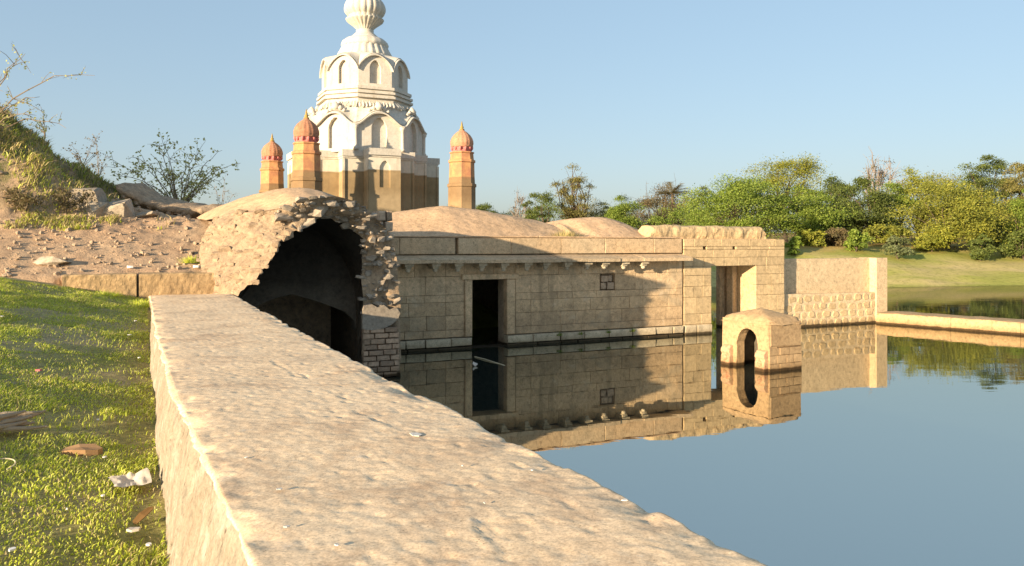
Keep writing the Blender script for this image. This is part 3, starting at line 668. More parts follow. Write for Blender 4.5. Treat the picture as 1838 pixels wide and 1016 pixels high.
def far_wall():
    t = uthing('enclosure_wall', 'lime plastered wall on rubble footing joining gateway and low tank kerb', 'wall', 15.0, 0.3)
    e0 = UG + 0.012; e1 = pxv(1574, 520, 0.05)[0]; e2 = pxv(1593, 520, 0.05)[0]
    c = MB().box(e0, e1 + .01, 0.36, 0.75, 0.95, 2.24); c.build('plaster_panel', M['lime'], t)
    MB().box(e0, e0 + 0.16, 0.12, 0.36, 1.08, 2.20).build('edge_strip', M['lime'], t)
    r = MB().add([(e1, 0.06, -.6), (e2, 0.06, -.6), (e2, .8, -.6), (e1, .8, -.6), (e1, 0.06, 2.25), (e2, 0.06, 2.25), (e2, .8, 2.25), (e1, .8, 2.25)],
                 [(0, 3, 2, 1), (4, 5, 6, 7), (0, 1, 5, 4), (1, 2, 6, 5), (2, 3, 7, 6), (3, 0, 4, 7)]); r.build('end_pillar', M['lime'], t)
    f = MB().prism([(e0, -.6), (e1, -.6), (e1, 1.06), (e0, 1.10)], 0.115, 0.8)
    f.build('footing_core', M['lime'], t)
    for row in range(4):
        z = 0.0 + row * 0.262; u = e0 + 0.03 + (0.0, .16, .05, .2)[row]
        while u < e1 - 0.12:
            w = random.uniform(0.22, 0.5); w = min(w, e1 - u - .02); n = 9
            cu, cz = u + w / 2, z + 0.12 + random.uniform(-.03, .03); pts = []
            for k in range(n):
                a = 2 * math.pi * k / n; rr = 1 + random.uniform(-.2, .12)
                sq = max(abs(math.cos(a)), abs(math.sin(a))) ** -0.92
                pts.append((math.cos(a) * (w / 2 - .006) * rr * sq * .93, math.sin(a) * 0.122 * rr * sq * .95))
            V = [(x, 0.17, q) for x, q in pts] + [(x * .97, 0.035, q * .96) for x, q in pts] + [(x * .84, 0.018, q * .82) for x, q in pts]
            F = [tuple(range(2 * n, 3 * n))] + [(a * n + i, a * n + (i + 1) % n, (a + 1) * n + (i + 1) % n, (a + 1) * n + i) for a in (0, 1) for i in range(n)]
            q = link('stone', mesh_py('stone', V, F), M['gate'], t); q.location = (cu - 15.0, 0.078 - 0.3 + random.uniform(-.012, .012), cz)
            u += w + 0.02
far_wall()

def low_kerb():
    A = Vector((pxy(1573, 26.73), 26.73)); Yb = CAM_Z * F_PX / (602 - HOR); B = Vector((pxy(1838, Yb), Yb)); d = (B - A).normalized()
    ang = math.atan2(d.y, d.x)
    t = thing('tank_kerb', 'low ochre stone kerb dividing the tank from the pond behind', 'kerb', (A.x, A.y, 0), ang)
    x = 0.0
    while x < 24:
        w = random.uniform(1.6, 2.6)
        n = max(8, int(w / 0.12)); rows = []
        pr = [(-0.03, -0.5), (-0.03, 0.0), (-0.01, 0.2), (0.0, 0.34), (0.03, 0.375), (0.3, 0.385), (0.7, 0.39), (1.1, 0.38), (1.32, 0.36), (1.36, 0.3), (1.37, -0.5)]
        V = np.array([(x + 0.004 + (w - .008) * i / n, p[0], p[1]) for i in range(n + 1) for p in pr]); nz = fbm(V + 50, 3.2, 3, 44); nz2 = fbm(V + 9, 3.2, 3, 45)
        V[:, 1] += 0.018 * nz; V[:, 2] += 0.014 * nz2 * (V[:, 2] > 0.1)
        F = [tuple(f) for f in grid_faces(n + 1, len(pr))] + [tuple(range(len(pr)))[::-1], tuple(n * len(pr) + k for k in range(len(pr)))]
        link('kerb_block', mesh_py('kerb_block', V, F), M['ledge'], t); x += w
low_kerb()

# ------------------------------------------------------------------ the little shrine in the water
def shrine():
    KA = R(28.0); cx, cy = 5.49, 16.67
    t = thing('water_shrine', 'small square stone shrine with arched opening and low pointed roof, standing in water', 'shrine', (cx, cy, 0), KA)
    W, D, H = 0.975, 1.40, 1.06                # along the right face, along the left face, eaves height
    a0, a1, sp, ap = 0.31, 0.955, 0.55, 0.87   # the arch in the left face
    # left face (x = 0) with its arch: strips around a pointed opening
    n = 9; arc = [(a0 - 0.0, -0.4), (a0, sp)]
    for k in range(1, n):
        q = k / n; y = a0 + (a1 - a0) * q; s = abs(2 * q - 1); arc.append((y, sp + (ap - sp) * (1 - s ** 2.2) ** 0.62))
    arc += [(a1, sp), (a1, -0.4)]
    def arch_wall(x0, x1, parts, name):
        m = MB(); outer = [(0, -0.4)] + [(0, H)] * 1 + [(D, H), (D, -0.4)]
        bm = bmesh.new()
        loop = [(0.0, -0.4), (a0, -0.4)] + arc[1:-1] + [(a1, -0.4), (D, -0.4), (D, H), (0.0, H)]
        f = bm.faces.new([bm.verts.new((x0, y, z)) for y, z in loop])
        r = bmesh.ops.extrude_face_region(bm, geom=[f]); bmesh.ops.translate(bm, vec=(x1 - x0, 0, 0), verts=[v for v in r['geom'] if isinstance(v, bmesh.types.BMVert)])
        bmesh.ops.triangulate(bm, faces=bm.faces[:]); bmesh.ops.recalc_face_normals(bm, faces=bm.faces[:])
        bmesh.ops.subdivide_edges(bm, edges=bm.edges[:], cuts=5, use_grid_fill=True)
        Q = np.array([v.co[:] for v in bm.verts]); D_ = 0.012 * np.stack([fbm(Q + 3, 6, 3, 54), fbm(Q + 5, 6, 3, 55), fbm(Q + 7, 6, 3, 56)], -1)
        for v, d_ in zip(bm.verts, D_): v.co += Vector(d_)
        me = bpy.data.meshes.new(name); bm.to_mesh(me); bm.free(); return link(name, me, M['shrine'], t)
    arch_wall(0.0, 0.24, 0, 'arched_wall')
    MB().box(0.24, W - .012, 0.02, 0.26, -0.4, H - .002).box(0.24, W - .012, D - 0.26, D - .004, -0.4, H - .002).box(W - 0.26, W - .012, 0.26, D - 0.26, -0.4, H - .002).build('wall_core', M['inner'], t)  # dark vault material puts the shrine interior's shade into the wall colour
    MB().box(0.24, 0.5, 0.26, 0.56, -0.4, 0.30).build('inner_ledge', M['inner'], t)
    # right face laid in courses of small stones over plaster, plaster above
    x = 0.012
    for z0, z1 in ((-0.3, 0.16), (0.16, 0.34), (0.34, 0.50)):
        x = 0.0
        while x < W - 0.02:
            w = random.uniform(0.2, 0.36)
            if W - x - w < 0.12: w = W - x
            q = block(t, 'stone', x + .002, x + w - .002, z0 + .002, z1 - .002, -0.022, 0.05, M['shrine'], 0.005, 0.006); x += w
    q = block(t, 'plaster_face', 0.0, W, 0.504, H, -0.016, 0.045, M['shrine'], 0.004, 0.03)
    # roof: low four-sided peak, rough
    g = 14; V = []; 
    for i in range(g + 1):
        for j in range(g + 1):
            a, b = i / g, j / g; s = max(abs(2 * a - 1), abs(2 * b - 1))
            z = H + 0.005 + (0.21 - 0.035 * 0) * (1 - s) ** 0.9 + (0.03 if s < 0.999 else -0.07)
            V.append((-0.03 + (W + 0.06) * a, -0.035 + (D + 0.07) * b, z))
    V = np.array(V); V += 0.016 * np.stack([fbm(V, 4, 3, 51), fbm(V, 4, 3, 52), fbm(V, 6, 3, 53)], -1)
    link('roof', mesh_np('roof', V, grid_faces(g + 1, g + 1)), M['shrine'], t)
    # carved feet of the arch, daubed red
    for y in (0.02, 1.06):
        pts = [(0.10, -0.35), (0.115, 0.05), (0.11, 0.20), (0.085, 0.25), (0.12, 0.31), (0.11, 0.37), (0.06, 0.43), (0.02, 0.45)]
        w = 0.27; V = []; F = []
        for k, (d, z) in enumerate(pts): V += [(-d, y, z), (-d, y + w, z), (0.02, y + w, z), (0.02, y, z)]
        for k in range(len(pts) - 1):
            for i in range(4): F.append((4 * k + i, 4 * k + (i + 1) % 4, 4 * k + 4 + (i + 1) % 4, 4 * k + 4 + i))
        F.append(tuple(4 * (len(pts) - 1) + i for i in range(4)))
        bm = MB().add(V, F); fo = bm.build('carved_foot', M['red'], t)
        MB().lathe([(0.012, 0.10), (0.055, 0.13), (0.06, 0.2), (0.02, 0.235)], 10, -0.10, y + w / 2).build('boss', M['red'], fo, True)
shrine()

# ------------------------------------------------------------------ the broken vault
PAIRS = [((425, 560), -4.35, (361, 520), -3.60), ((425, 533), -4.45, (361, 486), -3.60), ((457, 504), -4.5, (357, 455), -3.45), ((482, 476), -4.5, (364, 425), -3.25), ((493, 458), -4.5, (380, 396), -3.10),
         ((494, 440), -4.45, (412, 382), -3.20), ((514, 423), -4.30, (462, 381), -3.70), ((538, 412), -4.10, (502, 374), -4.15), ((560, 397), -3.95, (538, 360), -4.3),
         ((584, 388), -3.8, (570, 354), -4.3), ((609, 400), -3.7, (602, 352), -4.25), ((634, 414), -3.6, (634, 360), -4.15), ((654, 428), -3.52, (659, 375), -3.95),
         ((650, 465), -3.48, (682, 398), -3.7), ((648, 500), -3.42, (708, 432), -3.5), ((652, 547), -3.4, (714, 490), -3.42), ((650, 589), -3.4, (719, 568), -3.36),
         ((649, 660), -3.4, (718, 660), -3.38), ((649, 730), -3.4, (718, 730), -3.38)]
def vault():
    t = uthing('broken_vault', 'broken rubble vault gaping black beside the flooded hall', 'vault', -3.2, -3.5)
    o = np.array(ORG[t.name]); K = 90; Mm = 14
    I = np.array([(lambda q: (q[0], v, q[1]))(pxv(p[0], p[1], v)) for p, v, _, _ in PAIRS]); O = np.array([(lambda q: (q[0], v, q[1]))(pxv(p[0], p[1], v)) for _, _, p, v in PAIRS])
    k0 = np.linspace(0, 1, len(PAIRS)); kk = np.linspace(0, 1, K)
    Ic = np.stack([np.interp(kk, k0, I[:, i]) for i in range(3)], -1); Oc = np.stack([np.interp(kk, k0, O[:, i]) for i in range(3)], -1)
    s = np.linspace(0, 1, Mm)[None, :, None]
    G = Ic[:, None] * (1 - s) + Oc[:, None] * s
    G = G.reshape(-1, 3); jag = 0.06 * fbm(G, 3.5, 3, 61) + 0.05 * fbm(G, 9, 2, 62)
    G2 = G.copy(); G2[:, 1] += jag * 1.2; G2[:, 2] += 0.6 * jag * (np.tile(np.linspace(0, 1, Mm), K) < 0.95)
    link('broken_face', mesh_np('broken_face', G2 - o, grid_faces(K, Mm)), M['core'], t)
    # soffit from the broken edge back to the regular arch of the passage
    G3 = G2.reshape(K, Mm, 3)[:, 0]
    ang = np.linspace(0, 1, K); reg = []
    for q in ang:
        if q < 0.18: reg.append((-4.95, 0.0, -0.6 + q / 0.18 * 2.0))
        elif q > 0.70: reg.append((-1.82, 0.0, 1.4 - (q - 0.70) / 0.30 * 2.1))
        else:
            a = (q - 0.18) / 0.52 * math.pi; reg.append((-3.385 - 1.565 * math.cos(a), 0.0, 1.4 + 1.85 * math.sin(a)))
    reg = np.array(reg); rows = [G3]
    for v, f in ((-3.3, 0.6), (-2.9, 1.0), (-1.6, 1.0), (-0.2, 1.0)):
        q = G3 * (1 - f) + reg * f; q[:, 1] = np.maximum(v, G3[:, 1] + 0.03 if f < 1 else v); rows.append(q)
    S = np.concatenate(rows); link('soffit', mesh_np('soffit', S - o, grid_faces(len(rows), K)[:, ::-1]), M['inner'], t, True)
    # cross wall inside, with its low pointed arch
    bm = bmesh.new(); ra = [tuple(pxv(px, py, -2.75)) for px, py in ((440, 640), (444, 562), (470, 545), (498, 534), (524, 528), (556, 537), (590, 548), (620, 560), (636, 575), (640, 600), (641, 700))]
    outer = [(-4.97, -0.6)] + [(-3.385 - 1.60 * math.cos(a), 1.4 + 1.9 * math.sin(a)) for a in np.linspace(0, math.pi, 13)] + [(-1.79, -0.6)]
    loop = outer + [(ra[-1][0], -0.6)] + ra[::-1] + [(ra[0][0], -0.6)]
    loop = [p for i, p in enumerate(loop) if i == 0 or (abs(p[0] - loop[i - 1][0]) + abs(p[1] - loop[i - 1][1])) > 1e-4]
    f = bm.faces.new([bm.verts.new((u - o[0], -2.75 - o[1], z)) for u, z in loop])
    r = bmesh.ops.extrude_face_region(bm, geom=[f]); bmesh.ops.translate(bm, vec=(0, 0.35, 0), verts=[v for v in r['geom'] if isinstance(v, bmesh.types.BMVert)])
    bmesh.ops.triangulate(bm, faces=bm.faces[:]); bmesh.ops.recalc_face_normals(bm, faces=bm.faces[:])
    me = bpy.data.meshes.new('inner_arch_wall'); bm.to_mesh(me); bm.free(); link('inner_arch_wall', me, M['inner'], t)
    # masses around the passage
    c = MB().box(-5.2, -4.95, -3.0, 0.1, -0.6, 2.2).box(-1.82, -1.24, -3.30, 0.1, -0.6, 2.75).box(-4.95, -1.24, -0.25, 0.1, -0.6, 3.1)
    c.build('side_wall', M['core'], t)
    # plaster cap over the back of the vault
    idx = [i for i in range(K) if 0.23 <= kk[i] <= 0.74]; fr = G2.reshape(K, Mm, 3)[idx][:, -1]; n = len(idx); rows = []
    for b in np.linspace(0, 1, 30):
        q = fr.copy(); v1 = 1.6
        q[:, 1] = fr[:, 1] * (1 - b) + v1 * b
        w = np.linspace(0, 1, n); dome = np.sin(np.pi * np.clip(w, 0.0, 1)) ** 0.7
        tgt_u = np.linspace(-4.95, -1.15, n); q[:, 0] = fr[:, 0] * (1 - min(1, b * 1.3)) + tgt_u * min(1, b * 1.3)
        crest = 2.95 + 0.98 * np.sin(np.pi * np.clip((tgt_u + 5.3) / 4.65, 0.02, 1)) ** 0.75
        q[:, 2] = fr[:, 2] * (1 - sstep(0, 0.42, b)) + crest * sstep(0, 0.42, b) - 0.9 * sstep(0.55, 1, b)
        rows.append(q)
    C = np.concatenate(rows); C[n:, 2] += 0.025 * fbm(C[n:], 1.5, 3, 63) + 0.008 * fbm(C[n:], 9, 2, 64)
    link('plaster_cap', mesh_np('plaster_cap', C - o, grid_faces(30, n)), M['roofp'], t, True)
    # the stones of the break, one by one
    r = random.Random(8); Gk = G2.reshape(K, Mm, 3); cnt = 0; placed = []
    tries = 0
    while cnt < 295 and tries < 9000:
        tries += 1
        a = r.random() * (K - 2) ; b = r.random()
        k = kk[int(a)]
        if k > 0.88: continue
        j = b * (Mm - 1); p = Gk[int(a), min(int(round(j)), Mm - 1)]
        leftpart = k < 0.36
        sz = (0.05 + 0.12 * r.random() ** 2) if leftpart else (0.05 + 0.19 * r.random() ** 2)
        if k > 0.72: sz = min(sz, 0.13)
        if any((p[0] - q[0]) ** 2 + (p[2] - q[2]) ** 2 < (0.40 * (sz + q[3])) ** 2 for q in placed): continue
        placed.append((p[0], p[1], p[2], sz)); cnt += 1
        l = (p[0] - o[0], p[1] - o[1] + (0.02 if leftpart else 0.0), p[2])
        if leftpart: chunk('rubble_stone', t, l, (sz * r.uniform(1.2, 1.9), sz * 0.6, sz * r.uniform(0.7, 1.0)), M['core_stone'], (r.uniform(-.15, .15), r.uniform(-.12, .12), r.uniform(-.75, -.3)))
        else: chunk('rubble_stone', t, l, (sz * r.uniform(1.0, 1.8), sz * 1.1, sz * r.uniform(0.5, 1.0)), M['rubble_grey'], (r.uniform(-.25, .25), r.uniform(-.3, .3), r.uniform(-.5, .5)))
    # brick pier: courses of thin bricks with recessed joints
    z = -0.12; row = 0
    while z < 1.0:
        h = 0.115; u0, u1 = pxv(651, 640, -3.45)[0], pxv(717, 640, -3.45)[0]; u = u0 - (0.13 if row % 2 else 0)
        while u < u1 - 0.02:
            w = 0.26 + random.uniform(-.03, .05); a, b = max(u, u0), min(u + w, u1)
            if b - a > 0.05: block(t, 'brick', a + .004, b - .004, z + .004, z + h - .004, -3.47, 0.14, M['brick'], 0.014, 0.012)
            u += w
        z += h; row += 1
    # patch of plaster left on the pier
    ol = [(653, 548), (651, 570), (651, 591), (668, 593), (688, 590), (703, 583), (714, 574), (719, 562), (712, 552), (700, 556), (690, 548), (678, 552), (666, 545)]
    pts = [pxv(a, b, -3.5) for a, b in ol]; MB().prism(pts, -3.485, -3.36).build('plaster_patch', M['rubble_grey'], t)
    # standing remnant of wall behind the pier, lit on top
    zs = [2.35, 2.57, 2.78, 3.0, 3.22, 3.45]
    for i, (a, b) in enumerate(zip(zs[:-1], zs[1:])):
        u0 = pxv(672, 410, -2.9)[0] + 0.02 * i; u1 = pxv(711 - 1.5 * i, 410, -2.9)[0]; m = random.uniform(0.4, 0.6)
        block(t, 'rubble_block', u0, u0 + (u1 - u0) * m - .005, a + .005, b - .005, -2.9, 0.5, M['rubble'], 0.02, 0.025)
        block(t, 'rubble_block', u0 + (u1 - u0) * m + .005, u1, a + .005, b - .005, -2.9, 0.5, M['rubble'], 0.02, 0.025)
vault()

# kerb of two long stones in front of the earth slope
def kerbstone(label, u0, u1, z0, z1, v0, v1, seed):
    t = uthing('kerb_stone', label, 'kerb stone', (u0 + u1) / 2, v0, z0, 'kerb stones below the earth slope')
    n = 60; pr = [(v0, z0 + (z1 - .03 - z0) * q) for q in np.linspace(0, 1, 14)] + [(v0 + .008, z1 - .012), (v0 + .03, z1), (v0 + .08, z1), (v0 + .15, z1), (v1, z1), (v1, z0)]
    V = np.array([(u0 + (u1 - u0) * i / n, p[0], p[1]) for i in range(n + 1) for p in pr]); nz = fbm(V, 4, 3, seed); nz2 = fbm(V, 5, 3, seed + 3)
    V[:, 1] += 0.016 * nz + 0.006 * fbm(V, 16, 3, seed + 5); V[:, 2] += 0.012 * nz2 * (V[:, 2] > z1 - .05)
    F = [tuple(f) for f in grid_faces(n + 1, len(pr))] + [tuple(range(len(pr)))[::-1], tuple(n * len(pr) + k for k in range(len(pr)))]
    link('stone_block', mesh_py('stone_block', V - np.array([(u0 + u1) / 2, v0, z0]), F), M['ledge'], t)
kerbstone('ochre kerb stone with its free end in the grass', -7.12, -5.985, 1.70, 2.22, -3.9, -3.55, 71)
kerbstone('ochre kerb stone between the long wall and the broken vault', -5.945, -4.47, 1.60, 2.22, -3.9, -3.55, 77)

# ------------------------------------------------------------------ the white temple tower
def niche_loop(w, z0, z1, n=16, cusps=5):
    """outline of a cusped niche: straight sides, a scalloped pointed head"""
    hd = w * 0.62; sp = z1 - hd; pts = [(-w / 2, z0), (-w / 2, sp)]
    for k in range(1, n * 2):
        q = k / (n * 2); x = -w / 2 + w * q; s = abs(2 * q - 1)
        z = sp + hd * (1 - s ** 1.7) ** 0.75 + 0.035 * w * (abs(math.cos(q * math.pi * cusps)) - 0.5)
        pts.append((x, z))
    return pts + [(w / 2, sp), (w / 2, z0)]
def niche_panel(name, outer, inner, y, depth, thick=0.0):
    """upright panel facing -y at the given y with a recess of its own back"""
    bm = bmesh.new()
    def ring(pts, yy): return [bm.verts.new((p[0], yy, p[1])) for p in pts]
    o = ring(outer, y); i = ring(inner, y); E = []
    for r in (o, i):
        for k in range(len(r)): E.append(bm.edges.new((r[k], r[(k + 1) % len(r)])))
    bmesh.ops.triangle_fill(bm, use_beauty=True, use_dissolve=False, edges=E)
    b = ring(inner, y + depth)
    for k in range(len(i)): bm.faces.new((i[k], i[(k + 1) % len(i)], b[(k + 1) % len(i)], b[k]))
    bm.faces.new(b)
    if thick:
        ob = ring(outer, y + thick)
        for k in range(len(o)): bm.faces.new((o[k], ob[k], ob[(k + 1) % len(o)], o[(k + 1) % len(o)]))
    for f in bm.faces:
        f.normal_update()
        if f.normal.y > 0.5: f.normal_flip()
    me = bpy.data.meshes.new(name); bm.to_mesh(me); bm.free(); return me
def spread(name, me, m, parent, n=8, smooth=False, step=45.0):
    for k in range(n):
        q = link(name, me, m, parent, smooth); q.rotation_euler = (0, 0, R(step * k))
HUMP = [0]
def hump(q):  # bangla eave curve, 0 at the corners, 1 in the middle: drooping ends, or a plain round arch
    s = abs(2 * q - 1)
    return (1 - s ** 1.9) ** 0.8 if HUMP[0] else (0.5 + 0.5 * math.cos(math.pi * min(1, s ** 1.2)))
def facet_pt(Rc, q):
    ap = Rc * math.cos(math.pi / 8); hw = Rc * math.sin(math.pi / 8); return (-hw + 2 * hw * q, -ap)
def eave_ring(name, Rw, Ro, z0, hgt, m, parent, th=0.07):
    V = []; n = 18
    for k in range(8):
        a = R(45 * k); ca, sa = math.cos(a), math.sin(a)
        for i in range(n):
            q = i / n; z = z0 + hgt * hump(q)
            for rr, zz in ((Rw * 0.98, z - th * .3), (Ro, z - th * 1.2), (Ro * 1.006, z - th * .3), (Ro * .985, z + th * .1), (Rw * 0.98, z + th * 1.3)):
                x, y = facet_pt(rr, q); V.append((x * ca - y * sa, x * sa + y * ca, zz))
    F = []
    N = 8 * n
    for i in range(N):
        for j in range(4): F.append((i * 5 + j, ((i + 1) % N) * 5 + j, ((i + 1) % N) * 5 + j + 1, i * 5 + j + 1))
    link(name, mesh_py(name, V, F), m, parent)
def roof_ring(name, R0, z0, hgt, R1, z1, m, parent, rows=8, bulge=0.0):
    V = []; n = 18; N = 8 * n
    for j in range(rows + 1):
        f = j / rows
        for k in range(8):
            a = R(45 * k); ca, sa = math.cos(a), math.sin(a)
            for i in range(n):
                q = i / n; rr = R0 * (1 - f) + R1 * f + bulge * math.sin(math.pi * f)
                z = (z0 + hgt * hump(q)) * (1 - f) + z1 * f
                x, y = facet_pt(rr, q); V.append((x * ca - y * sa, x * sa + y * ca, z))
    F = [(j * N + i, j * N + (i + 1) % N, (j + 1) * N + (i + 1) % N, (j + 1) * N + i) for j in range(rows) for i in range(N)]
    link(name, mesh_py(name, V, F), m, parent)
def octa(prof, sides=8): return MB().lathe(prof, sides, phase=R(22.5))

TX, TY = pxy(655, 31.35), 31.35; TS = 31.35 / F_PX
def tz(py): return CAM_Z + (HOR - py) * TS
def tower():
    t = thing('temple_tower', 'tall white temple tower with arched tiers and ribbed bulb above flood-stained base', 'tower', (TX, TY, 1.2), ANG)
    B = 1.2; w = M['limewash']
    Z = lambda py: tz(py) - B
    # stepped base
    side = [(-.6, -2.9), (.6, -2.9), (.6, -2.13), (1.37, -2.13), (1.37, -1.37), (2.13, -1.37), (2.13, -.6)]
    plan = [(x * c - y * s, x * s + y * c) for c, s in ((1, 0), (0, 1), (-1, 0), (0, -1)) for x, y in side]
    def plan_prism(name, k, z0, z1, m):
        n = len(plan); V = [(x * k, y * k, z0) for x, y in plan] + [(x * k, y * k, z1) for x, y in plan]
        F = [tuple(range(n))[::-1], tuple(range(n, 2 * n))] + [(i, (i + 1) % n, (i + 1) % n + n, i + n) for i in range(n)]
        link(name, mesh_py(name, V, F), m, t)
    plan_prism('base_wall', 0.985, 0.0, Z(292), M['drum']); plan_prism('base_cornice', 1.022, Z(292), Z(281), w); plan_prism('base_moulding', 1.003, Z(295), Z(292), w)
    pm = niche_panel('base_panel', [(-.6, 0), (.6, 0), (.6, Z(296)), (-.6, Z(296))], niche_loop(0.40, Z(345), Z(301)), -2.93, 0.065, 0.12)
    spread('base_panel', pm, M['drum'], t, 4, step=90)
    # thin raised pilasters on the arrises of the stepped base
    pil = MB()
    for (x, y) in [(1.37, -2.13), (2.13, -1.37), (2.9, -.6), (-1.37, -2.13), (-2.13, -1.37)]:
        s = math.copysign(1, x); pil = MB().box(min(x, x - .07 * s), max(x, x - .07 * s), y - .02, y + .05, 0.0, Z(296)); me = pil.mesh('pilaster')
        for k in range(4): q = link('pilaster', me, M['drum'], t); q.rotation_euler = (0, 0, R(90 * k))
    # first tier
    R1 = 2.33; hw = R1 * math.sin(math.pi / 8); ap = R1 * math.cos(math.pi / 8)
    zc, za = Z(238), Z(216)
    top = [(hw - 2 * hw * q, zc + (za - zc) * hump(q)) for q in np.linspace(0, 1, 25)]
    spread('wall_panel', niche_panel('wall_panel', [(-hw, Z(281) - .05), (hw, Z(281) - .05)] + top, niche_loop(0.60, Z(277), Z(225)), -ap, 0.15), w, t)
    eave_ring('eave', R1, R1 + 0.15, zc, za - zc, w, t, 0.06)
    roof_ring('tier_roof', R1 + 0.06, zc + 0.06, za - zc, 1.80, Z(194), w, t, 8, -0.10)
    cp = [(0.10, Z(281)), (0.10, Z(277)), (0.065, Z(275)), (0.065, Z(247)), (0.10, Z(245)), (0.115, Z(241)), (0.08, Z(238))]
    me = MB().lathe(cp, 10, (R1 + 0.03) * math.sin(math.pi / 8), -(R1 + 0.03) * math.cos(math.pi / 8)).mesh('column'); spread('column', me, w, t, 8, True)
    # carved crest over each arch and leaf band
    cr = MB()
    for sx, z, s in ((0, Z(207), .19), (-.2, Z(209.5), .10), (.2, Z(209.5), .10), (0, Z(200), .09), (-.36, Z(214), .075), (.36, Z(214), .075)):
        cr.lathe([(0.02, z - s * .8), (s * .75, z - s * .45), (s * .95, z), (s * .6, z + s * .5), (0.02, z + s)], 9, sx, -ap * (0.98 - (0 if z < Z(203) else 0.10)))
    spread('crest_ornament', cr.mesh('crest_ornament'), w, t, 8, True)
    lf = MB()
    for i in range(11):
        x = -0.66 + i * 0.132; zb = Z(207 - (i % 2) * 1.5); lf.add([(x - .045, -1.86, zb), (x + .045, -1.86, zb), (x + .055, -1.85, zb + .12), (x, -1.90, zb + .12), (x - .055, -1.85, zb + .12), (x, -1.72, zb + .27), (x, -1.90, zb + .03)],
               [(0, 6, 3, 4), (6, 1, 2, 3), (4, 3, 5), (3, 2, 5)])
    spread('leaf_band', lf.mesh('leaf_band'), w, t, 8)
    # cornice rings
    for a, b, r in ((194, 189, 1.80), (189, 185, 1.93), (185, 181.5, 1.84), (181.5, 177.5, 1.92), (177.5, 174, 1.80), (174, 169, 1.87)):
        octa([(r, Z(a)), (r, Z(b) - .004)]).build('cornice_ring', w, t, org=(0, 0, 0))
    # second tier
    HUMP[0] = 1
    R2 = 1.71; hw = R2 * math.sin(math.pi / 8); ap = R2 * math.cos(math.pi / 8); zc, za = Z(139), Z(113)
    top = [(hw - 2 * hw * q, zc + (za - zc) * hump(q)) for q in np.linspace(0, 1, 25)]
    spread('wall_panel', niche_panel('wall_panel', [(-hw, Z(170)), (hw, Z(170))] + top, niche_loop(0.44, Z(163), Z(123)), -ap, 0.13), w, t)
    eave_ring('eave', R2, R2 + 0.10, zc, za - zc, w, t, 0.05)
    roof_ring('tier_roof', R2 + 0.03, zc + 0.05, za - zc, 1.12, Z(104), w, t, 8, 0.02)
    # drum of leaves, ring, neck, ribbed bulb
    pr = [(1.14, Z(106)), (1.10, Z(101)), (1.02, Z(95)), (0.95, Z(89)), (0.90, Z(84))]
    MB().lathe(pr, 96, lobes=24, depth=0.06).build('leaf_drum', w, t, True, org=(0, 0, 0))
    MB().lathe([(0.80, Z(88)), (0.92, Z(86.5)), (0.95, Z(82)), (0.90, Z(77)), (0.76, Z(72)), (0.62, Z(70))], 64, lobes=18, depth=0.035).build('ring_moulding', w, t, True, org=(0, 0, 0))
    MB().lathe([(0.64, Z(71)), (0.56, Z(68)), (0.42, Z(62.5)), (0.34, Z(59)), (0.35, Z(57)), (0.35, Z(55))], 40).build('neck', w, t, True, org=(0, 0, 0))
    MB().lathe([(0.30, Z(56)), (0.34, Z(53)), (0.48, Z(47.5)), (0.68, Z(41)), (0.75, Z(38)), (0.76, Z(36))], 96, lobes=24, depth=0.10, lobe_rng=(1, 4)).build('flared_calyx', w, t, True, org=(0, 0, 0))
    bp = [(0.70, Z(37))] + [(0.83 * math.cos(a) ** 0.8, Z(18) + 0.58 * math.sin(a) * (1.0 if a > 0 else 0.72)) for a in np.linspace(-0.75, 1.35, 18)] + [(0.16, Z(-8.5))]
    MB().lathe(bp, 120, lobes=20, depth=0.075, lobe_rng=(1, 17)).build('ribbed_bulb', w, t, True, org=(0, 0, 0))
    MB().lathe([(0.24, Z(-8)), (0.30, Z(-11)), (0.14, Z(-14)), (0.2, Z(-19)), (0.06, Z(-25)), (0.01, Z(-38))], 20).build('finial', w, t, True, org=(0, 0, 0))
    # little tuft hole on the neck
tower()

def minaret_meshes():
    b = 1.2; D = {}
    D['shaft'] = octa([(.535, 0), (.52, 3.68), (.555, 3.70), (.555, 3.80), (.50, 3.83), (.485, 4.10), (.475, 4.60), (.515, 4.63), (.515, 4.71), (.455, 4.74), (.435, 4.95), (.47, 4.98), (.47, 5.02), (.40, 5.03)]).mesh('shaft')
    D['neck'] = MB().lathe([(.37, 5.02), (.36, 5.10), (.38, 5.17), (.41, 5.22)], 48, lobes=12, depth=0.07).mesh('neck')
    D['dome'] = MB().lathe([(.40, 5.20), (.43, 5.22), (.425, 5.27), (.445, 5.33), (.44, 5.43), (.40, 5.55), (.32, 5.67), (.21, 5.77), (.12, 5.83), (.09, 5.87)], 64, lobes=16, depth=0.045, lobe_rng=(2, 8)).mesh('dome')
    D['finial'] = MB().lathe([(.09, 5.86), (.10, 5.90), (.05, 5.93), (.075, 5.98), (.035, 6.02), (.04, 6.06), (.01, 6.2)], 16).mesh('finial')
    D['petal'] = MB().lathe([(.005, 5.07), (.045, 5.13), (.055, 5.19), (.02, 5.24)], 6, .385, 0).mesh('petal')
    return D
MM = minaret_meshes()
